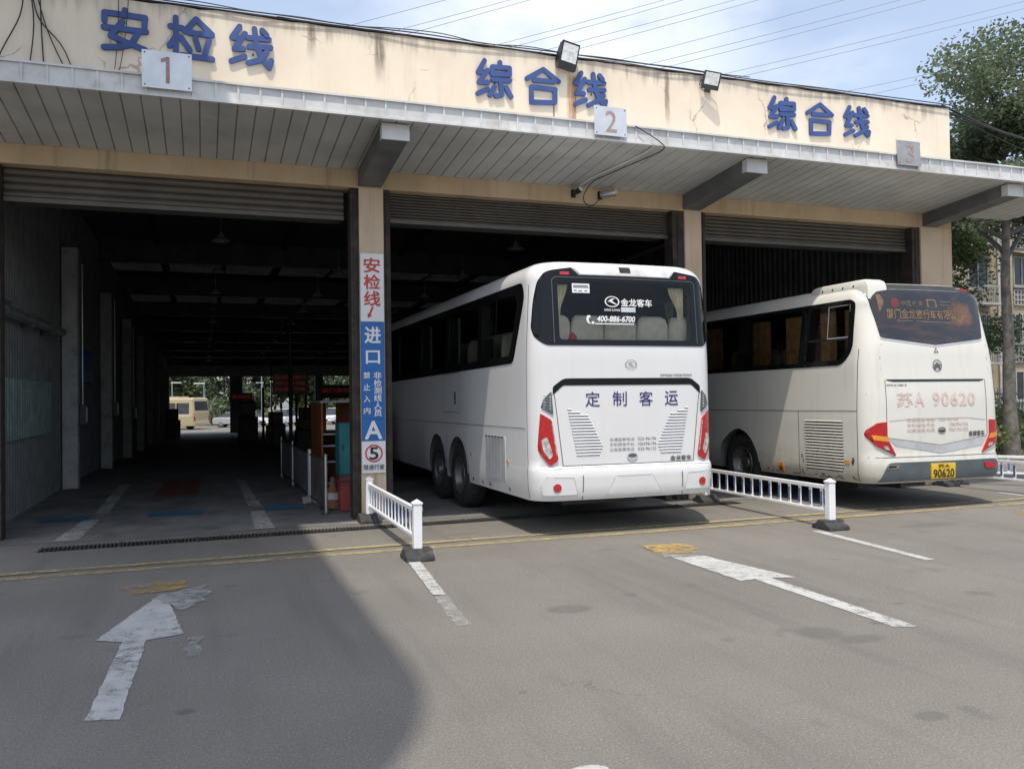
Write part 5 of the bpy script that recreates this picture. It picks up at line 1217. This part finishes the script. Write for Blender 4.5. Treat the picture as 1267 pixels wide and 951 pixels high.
# ------------------------------------------------------------------ yard behind the hall
YZ = -.90
def far_coach():
    t = thing('coach', 'pale gold coach parked in the sunlit yard beyond the far doorway', 'coach', (-.1, 84.2, YZ), R(52))
    s = Shell(9.5, .35, 2.95, [(.35, 1.18), (1.3, 1.2), (2.6, 1.14)], [(.35, -.03), (.7, -.03), (.8, 0), (1.6, 0), (2.6, .12)], .2, .03, .25, .15)
    s.body(['coach_gold', 'inside'], [], 'body', t)
    patch('rear_window', rpoly([(-.95, 1.75), (-.9, 2.6), (.9, 2.6), (.95, 1.75)], .1), s.rear, 'frit', t, .01, (), .15)
    for fn in (s.left, s.right):
        for i in range(5): patch('side_window', rpoly([(.5+i*1.5, 1.45), (1.9+i*1.5, 1.45), (1.9+i*1.5, 2.45), (.5+i*1.5, 2.45)], .06), fn, 'winglass', t, .01, (), .3)
        seams(t, fn, [[(.3, 1.3), (9, 1.3)]], .05, 'signwhite', 'stripe')
        patch('wheel_arch', circle(2.2, .45, .5, 20), fn, 'black', t, .004, (), .2)
    for y in (2.2, 7): 
        for sg in (-1, 1): wheel(t, sg*1.18, y, .45, .45, sg, .08)
    for sg in (-1, 1): patch('tail_light', rpoly([(sg*.9, .8), (sg*1.1, .82), (sg*1.1, 1.25), (sg*.95, 1.25)], .03), s.rear, 'redlens', t, .02, (), .1)
    MB().box(-1.1, 1.1, -.09, .05, .36, .6).build('bumper', 'coach_gold', t, bevel=.02)
    for y in (2.0, 5.5): MB().box(-.7, .7, y, y+1.2, 2.94, 3.06).build('roof_vent', 'coach_gold', t, bevel=.04)
    lettering('客运', s.rear, -.35, .35, 1.25, 1.5, 'greyletter', t, .008, .02) if False else None
far_coach()
def car(x, y, rz, mat, label, suv=False):
    t = thing('parked_car', label, 'car', (x, y, YZ), rz, 'cars parked in the yard beyond the hall')
    L, wd, h = 4.5, .88, (1.68 if suv else 1.46)
    prof = [(-L/2, .35), (-L/2-.02, .62), (-L/2+.1, .82), (-L/2+1.15, .98), (L/2-.55, 1.0), (L/2-.05, .92), (L/2, .6), (L/2-.05, .32)]
    b = MB(); n = len(prof)
    for (k, ins, sc_) in ((-wd, 0, 1), (-wd*.93, 0, 1)): pass
    ringsx = [(-wd, .94), (-wd*.9, 1), (wd*.9, 1), (wd, .94)]
    for xx, kk in ringsx: b.v += [(xx, p*kk, .33+(z-.33)*kk) for p, z in prof]
    for j in range(3):
        for i in range(n): b.f.append([j*n+i, j*n+(i+1) % n, (j+1)*n+(i+1) % n, (j+1)*n+i]); b.mi.append(0)
    b.f += [list(range(n)), [3*n+i for i in range(n)][::-1]]; b.mi += [0, 0]
    b.build('body', mat, t, 40, .03)
    c = MB(); y0, y1, y2, y3 = -1.15, -.45, 1.05, 1.85
    for xx, z, ya, yb in ((wd*.95, .96, y0, y3), (wd*.70, h, y1, y2)): c.v += [(-xx, ya, z), (xx, ya, z), (xx, yb, z), (-xx, yb, z)]
    c.f = [[0, 1, 5, 4], [1, 2, 6, 5], [2, 3, 7, 6], [3, 0, 4, 7], [4, 5, 6, 7]]; c.mi = [1, 1, 1, 1, 0]
    c.build('cabin', [mat, 'winglass'], t, None, .03)
    MB().box(-wd*.70, wd*.70, y1, y2, h-.02, h+.03).build('roof', mat, t, bevel=.03)
    for sx in (-1, 1):
        for yy in (-1.35, 1.4):
            w = MB(); w.lathe([(0, sx*.02), (.2, sx*.03), (.22, sx*.0), (.31, sx*.01), (.33, -sx*.03), (.33, -sx*.2)], (sx*wd*.97, yy, .33), 'x', 24); wo = w.build('wheel', 'tyre', t, 40)
            MB().lathe([(0, sx*.028), (.19, sx*.035)], (sx*wd*.97, yy, .33), 'x', 16).build('rim', 'silver', wo)
        MB().box(sx*.62-.16, sx*.62+.16, -L/2-.03, -L/2+.1, .62, .76).build('headlight', 'clearlens', t, bevel=.02)
    MB().box(-.5, .5, -L/2-.035, -L/2+.02, .42, .58).build('grille', 'black', t)
for a in ((7.6, 89, R(-30), 'carwhite', 'large white car parked in the middle beyond the hall', True), (10.0, 91, R(-60), 'carwhite', 'white car parked behind the pole, just left of the cupboard', False), (4.3, 90, R(35), 'carwhite', 'white car half hidden behind dark posts beyond the hall', False), (3.2, 89, R(75), 'cargrey', 'silver grey car right of the gold coach', False), (13.2, 92, R(-40), 'carwhite', 'white car seen through the cupboard opening', True), (16, 93, R(-40), 'cargrey', 'silver car at the far right of the rear yard', False)): car(*a)
for i, (x, y, h, arm, lab) in enumerate(((-3.0, 95, 4.5, .8, 'lamp post above the gold coach roof, left'), (.1, 95, 4.4, -.9, 'lamp post right of the gold coach'), (5.9, 95, 5.6, .0, 'tall white post beyond the parked cars'), (7.0, 97, 4.6, .7, 'lamp post behind the display board'), (6.5, 103, 4.6, -.7, 'farther lamp post between white post and display board'))):
    t = thing('street_lamp', lab, 'lamp post', (x, y, YZ), group='lamp posts in the rear yard')
    MB().tube([(0, 0, 0), (0, 0, h)], [.07, .05], 8).build('post', 'silver', t, 50)
    MB().box(min(0, arm)-.1, max(0, arm)+.1, -.1, .1, h, h+.09).build('lamp_head', 'white', t, bevel=.02)

# ------------------------------------------------------------------ trees and bushes
def leaves(mb, centers, n, size, rnd, squash=.8):
    for k in range(n):
        c, r = rnd.choice(centers)
        while True:
            p = Vector((rnd.uniform(-1, 1), rnd.uniform(-1, 1), rnd.uniform(-1, 1)))
            if .15 < p.length < 1: break
        p = Vector(c)+Vector((p.x*r, p.y*r, p.z*r*squash))
        d = Vector((rnd.gauss(0, 1), rnd.gauss(0, 1), rnd.gauss(0, .6))).normalized(); e = d.cross(Vector((rnd.gauss(0, 1), rnd.gauss(0, 1), rnd.gauss(0, 1)))).normalized()
        L = size*rnd.uniform(.6, 1.3); w = L*.32; f = d.cross(e)*w*.25
        mb.add([p, p+d*L*.45+e*w+f, p+d*L, p+d*L*.45-e*w+f], [(0, 1, 2, 3)])
def tree(loc, h, spread, label, mat, seed, nl, size, lean=(0, 0), base=.35, group=None, nb=9, trunk_r=.16, squash=.85, name='tree'):
    r = random.Random(seed); t = thing(name, label, 'tree', loc, group=group)
    tk = MB(); top = Vector((lean[0], lean[1], h*.8)); P = [Vector((0, 0, -.05))]
    for i in range(1, 7): P.append(Vector((lean[0]*(i/6)**1.3+r.uniform(-.1, .1)*h*.03, lean[1]*(i/6)+r.uniform(-.1, .1)*h*.03, h*.8*i/6)))
    tk.tube(P, [trunk_r*(1.25 if i == 0 else 1-i*.13) for i in range(7)], 9)
    cs = []
    for k in range(nb):
        f = r.uniform(base, 1); q = P[min(5, int(f*6))]+(P[min(6, int(f*6)+1)]-P[min(5, int(f*6))])*((f*6) % 1)
        an = 2*math.pi*(k/nb)+r.uniform(-.5, .5); ln = spread*r.uniform(.55, 1)*(1.15-.55*f)
        e = q+Vector((math.cos(an)*ln, math.sin(an)*ln, ln*r.uniform(.15, .6))); m_ = q+(e-q)*.5+Vector((0, 0, ln*.1))
        tk.tube([q, m_, e], [trunk_r*.4, trunk_r*.25, trunk_r*.08], 6)
        for s_ in range(4):
            a = m_+(e-m_)*r.uniform(0, 1.15)+Vector((r.uniform(-1, 1), r.uniform(-1, 1), r.uniform(-.6, .8)))*spread*.22
            cs.append((a, spread*r.uniform(.14, .30)))
    for s_ in range(4): cs.append((P[6]+Vector((r.uniform(-1, 1)*spread*.3, r.uniform(-1, 1)*spread*.3, r.uniform(0, h*.18))), spread*r.uniform(.18, .3)))
    tk.build('trunk', 'trunk', t, 60)
    cm = MB(); leaves(cm, cs, nl, size, r, squash); cm.build('crown', mat, t)
    return t
tree((18.3, 15.3, 0), 10.6, 3.1, 'tall broad-leaved tree over the canopy corner at the right edge', 'leaf', 21, 46000, .11, (.15, .2), .56, None, 17, .17)
tree((20.0, 19.6, 0), 9.2, 2.6, 'lighter green tree behind the parapet corner on the right', 'leaf3', 5, 14000, .11, (-.2, 0), .62, None, 11, .13)
tree((20.2, 18.6, 0), 6.6, 2.2, 'dark slim tree with drooping foliage in front of the apartment block', 'leaf2', 8, 8000, .11, (-.7, 0), .42, None, 12, .10)
def bush(loc, r_, h, label, mat, seed, nl, size, group='bushes along the right kerb'):
    r = random.Random(seed); t = thing('bush', label, 'bush', loc, group=group)
    st = MB()
    cs = []
    for k in range(9):
        e = Vector((r.uniform(-1, 1)*r_, r.uniform(-1, 1)*r_, h*r.uniform(.45, 1))); st.tube([(0, 0, 0), e*.5+Vector((0, 0, .1)), e], [.02, .014, .006], 5); cs.append((e, r_*r.uniform(.25, .5))); cs.append((e*.6, r_*.5))
    st.build('stems', 'trunk', t); cm = MB(); leaves(cm, cs, nl, size, r, 1.0); cm.build('foliage', mat, t)
for a in (((17.3, 15.6, 0), .6, .9, 'bright green bush at the foot of the tree trunk, nearest the barrier', 'leaf3', 1, 1400, .13), ((19.2, 16.4, 0), .8, 1.2, 'taller bright bush right of the tree trunk', 'leaf3', 2, 1800, .14), ((16.2, 17.3, 0), .6, .8, 'low dark bush beside the cream coach tail', 'leaf', 3, 1200, .13), ((21.5, 18, 0), .9, 1.3, 'large bush furthest right by the iron fence', 'leaf', 4, 1800, .15)): bush(*a)
pv = MB(); pv.box(13.6, 40, 13.8, 14.0, -.05, .12); struct(pv.build('kerb', 'kerb', None, bevel=.015))
pv = MB(); pv.add([(13.6, 14.0, .1), (60, 14.0, .1), (60, 24, .1), (13.6, 24, .1)], [(0, 1, 2, 3)]); struct(pv.build('planting_strip', pmat('soil', (.12, .10, .07), .95, var=.3, scale=4, fine=.4, bump=.6)))
t = thing('iron_fence', 'dark iron railing fence behind the bushes at right', 'fence', (13.4, 20.5, .1))
for k in range(9): MB().box(k*2.5-.05, k*2.5+.05, -.05, .05, 0, 1.75).build('post', 'steel', t)
for z in (.25, 1.45): MB().box(0, 20, -.02, .02, z, z+.05).build('rail', 'steel', t)
ib = MB()
for k in range(130): ib.tube([(k*.155, 0, .1), (k*.155, 0, 1.62), (k*.155, 0, 1.72)], [.012, .012, .002], 5)
ib.build('bars', 'steel', t)
# trees beyond the rear yard
rk = random.Random(77)
kinds = ['leaf', 'leaf2', 'leaf3']
where = ['behind the gold coach', 'beyond the parked cars', 'at the right of the rear yard']
tw = ['rounded', 'narrow', 'wide-crowned', 'tall', 'shaggy', 'open-crowned']
i = 0
for x in range(-14, 27, 2):
    y = 104+rk.uniform(-3, 8); h = rk.uniform(8, 12); m_ = kinds[i % 3]
    o = tree((x+rk.uniform(-1, 1), y, YZ), h, rk.uniform(3, 4.2), f'{tw[i % 6]} {["green", "dark green", "yellow-green"][i % 3]} tree {where[0 if x < 2 else 1 if x < 14 else 2]}', m_, 100+i, 3500, .55, (0, 0), .05, 'trees beyond the rear yard', 14, .2, 1.0)
    i += 1
for k, x in enumerate(range(-6, 20, 2)):
    bush((x+rk.uniform(-.5, .5), 97.5+rk.uniform(-.6, .6), YZ), 1.2, 1.3, f'clipped hedge bush {["left end", "second", "third", "fourth", "fifth", "sixth", "seventh", "eighth", "ninth", "tenth", "eleventh", "twelfth", "right end"][k]} of the row along the rear yard', kinds[(k*2) % 3], 300+k, 420, .3, 'hedge bushes along the rear yard')

# ------------------------------------------------------------------ apartment block on the right
t = thing('apartment_block', 'old tan apartment block with caged windows behind the trees at right', 'building', (28, 31, -.25))
Y0 = 0
MB().box(0, 34, Y0, 10, 0, 12.4).build('wall', 'apt', t)
MB().box(-.1, 34.1, -.15, 10.1, 12.4, 12.8).build('roof', 'aptgrey', t)
for x in (-.0, 3.1, 8.55, 14.2, 19.9): MB().box(x, x+.42, -.32, -.003, 0, 12.3).build('pilaster', 'apt', t)
for x in (8.3, 19.6): MB().tube([(x, -.12, 0), (x, -.12, 12.2)], .06, 8).build('drain_pipe', 'column', t)
def window(x, z, w, h, cage, awn):
    f = MB(); 
    for a in ((x, x+w, z, z+.06), (x, x+w, z+h-.06, z+h), (x, x+.06, z+.06, z+h-.06), (x+w-.06, x+w, z+.06, z+h-.06), (x+w/2-.03, x+w/2+.03, z+.06, z+h-.06)): f.box(a[0], a[1], -.07, -.004, a[2], a[3])
    fo = f.build('window', 'aptwhite', t)
    MB().box(x+.06, x+w-.06, -.03, -.012, z+.06, z+h-.06).build('pane', 'winglass', fo)
    MB().box(x-.06, x+w+.06, -.16, -.004, z-.09, z-.002).build('sill', 'kerb', fo)
    if cage:
        c = MB(); d = .42
        for zz in (z-.02, z+h*.5, z+h): c.tube([(x-.04, -.17, zz), (x-.04, -d, zz), (x+w+.04, -d, zz), (x+w+.04, -.17, zz)], .016, 5)
        for k in range(12): c.tube([(x-.04+(w+.08)*k/11, -d, z-.02), (x-.04+(w+.08)*k/11, -d, z+h)], .010, 5)
        c.build('security_cage', 'aptwhite', fo)
    if awn: MB().prism([(-.004, z+h+.28), (-.004, z+h+.22), (-.6, z+h+.08), (-.6, z+h+.13)], 'x', x-.12, x+w+.12).build('awning', 'aptgrey', fo)
def lattice(x, z, w, h):
    m = MB(); n = int(w/.2); k2 = int(h/.2)
    for i in range(n+1): m.box(x+i*w/n-.03, x+i*w/n+.03, -.09, -.004, z, z+h)
    for j in range(k2+1): m.box(x-.03, x+w+.03, -.086, -.006, z+j*h/k2-.03, z+j*h/k2+.03)
    m.build('vent_lattice', 'aptwhite', t)
for fl_ in range(4):
    zb = .5+2.8*fl_
    for cx, ty in ((1.1, 0), (4.3, 0), (6.4, 1), (9.35, 0), (11.6, 1), (15.3, 0), (17.4, 1), (21, 0)):
        if ty == 0:
            window(cx, zb+.95, 1.1, 1.45, (fl_+int(cx)) % 2 == 0, fl_ in (2, 4)); lattice(cx, zb+.03, 1.1, .72)
        else:
            window(cx, zb+.75, 1.3, 1.55, fl_ % 2 == 1, fl_ == 2)
            b = MB(); b.box(cx-.1, cx+1.4, -.95, -.004, zb-.12, zb-.02)
            for k in range(11): b.box(cx-.1+.148*k, cx-.08+.148*k, -.95, -.92, zb-.02, zb+.72)
            b.box(cx-.1, cx+1.42, -.96, -.91, zb+.72, zb+.78); b.build('balcony', 'aptwhite', t)
# ------------------------------------------------------------------ power lines high over the hall
WR = [(6.12, 19.2, 10.41, 20.96), (7.75, 19.03, 13.76, 21.45), (8.37, 18.94, 14.87, 21.62), (12.8, 18.98, 22.54, 22.74), (13.64, 18.97, 23.72, 22.91), (15.18, 18.96, 26.98, 23.39), (16.05, 18.9, 28.55, 23.62), (19.35, 18.97, 34.49, 24.49), (21.08, 18.97, 38.66, 25.1), (21.85, 18.85, 40.65, 25.39), (26.64, 19.28, 49.21, 26.64), (26.79, 18.98, 49.7, 26.34), (34.14, 19.04, 47.79, 22.98), (35.52, 18.94, 48.96, 22.87)]
wl_ = ['leftmost power line in the sky above 安检线', 'second power line from the left in the sky', 'third power line from the left, left of the cloud', 'upper line of the pair crossing the cloud', 'lower line of the pair crossing the cloud', 'upper line of the pair passing the deep floodlight', 'lower line of the pair passing the deep floodlight', 'single thin line right of the deep floodlight', 'upper line of the pair left of the small floodlight', 'lower line of the pair left of the small floodlight', 'upper line of the long pair over the right parapet', 'lower line of the long pair over the right parapet', 'upper of the two lowest lines running to the right tree', 'lower of the two lowest lines running to the right tree']
for (x0, z0, x1, z1), lab in zip(WR, wl_):
    k = (z1-z0)/(x1-x0); a = x0-8; b = x1+14; n = 12; pts = []
    for i in range(n+1):
        u = i/n; pts.append((( b-a)*u, 0, k*(b-a)*u-.9*4*u*(1-u)*.25))
    o = MB().tube(pts, .014, 5).build('power_line', 'wire', None, None, loc=(a, 40, z0+k*(a-x0)))
    tag(o, lab, 'power line', 'power lines over the hall')
# steel shelter roof added out of view to shade the left of the yard
t = thing('added_shade_roof', 'flat steel shelter roof on tall posts, added out of view to shade the left of the yard', 'shade_caster', (-3.2, 4.5, 0))
rf_ = [(-1.5, 6.6), (-1.5, -5.3)]+[(.20+2.4*math.sin(math.pi/2*k/16), -2.9-2.4*math.cos(math.pi/2*k/16)) for k in range(17)]+[(2.60, 6.6)]
MB().prism(rf_, 'z', 10.0, 10.12).build('roof', 'shade_caster', t)
for y in (-1, 4.5): MB().tube([(-1.2, y, 0), (-1.2, y, 10)], .12, 12).build('post', 'steel', t, 50)
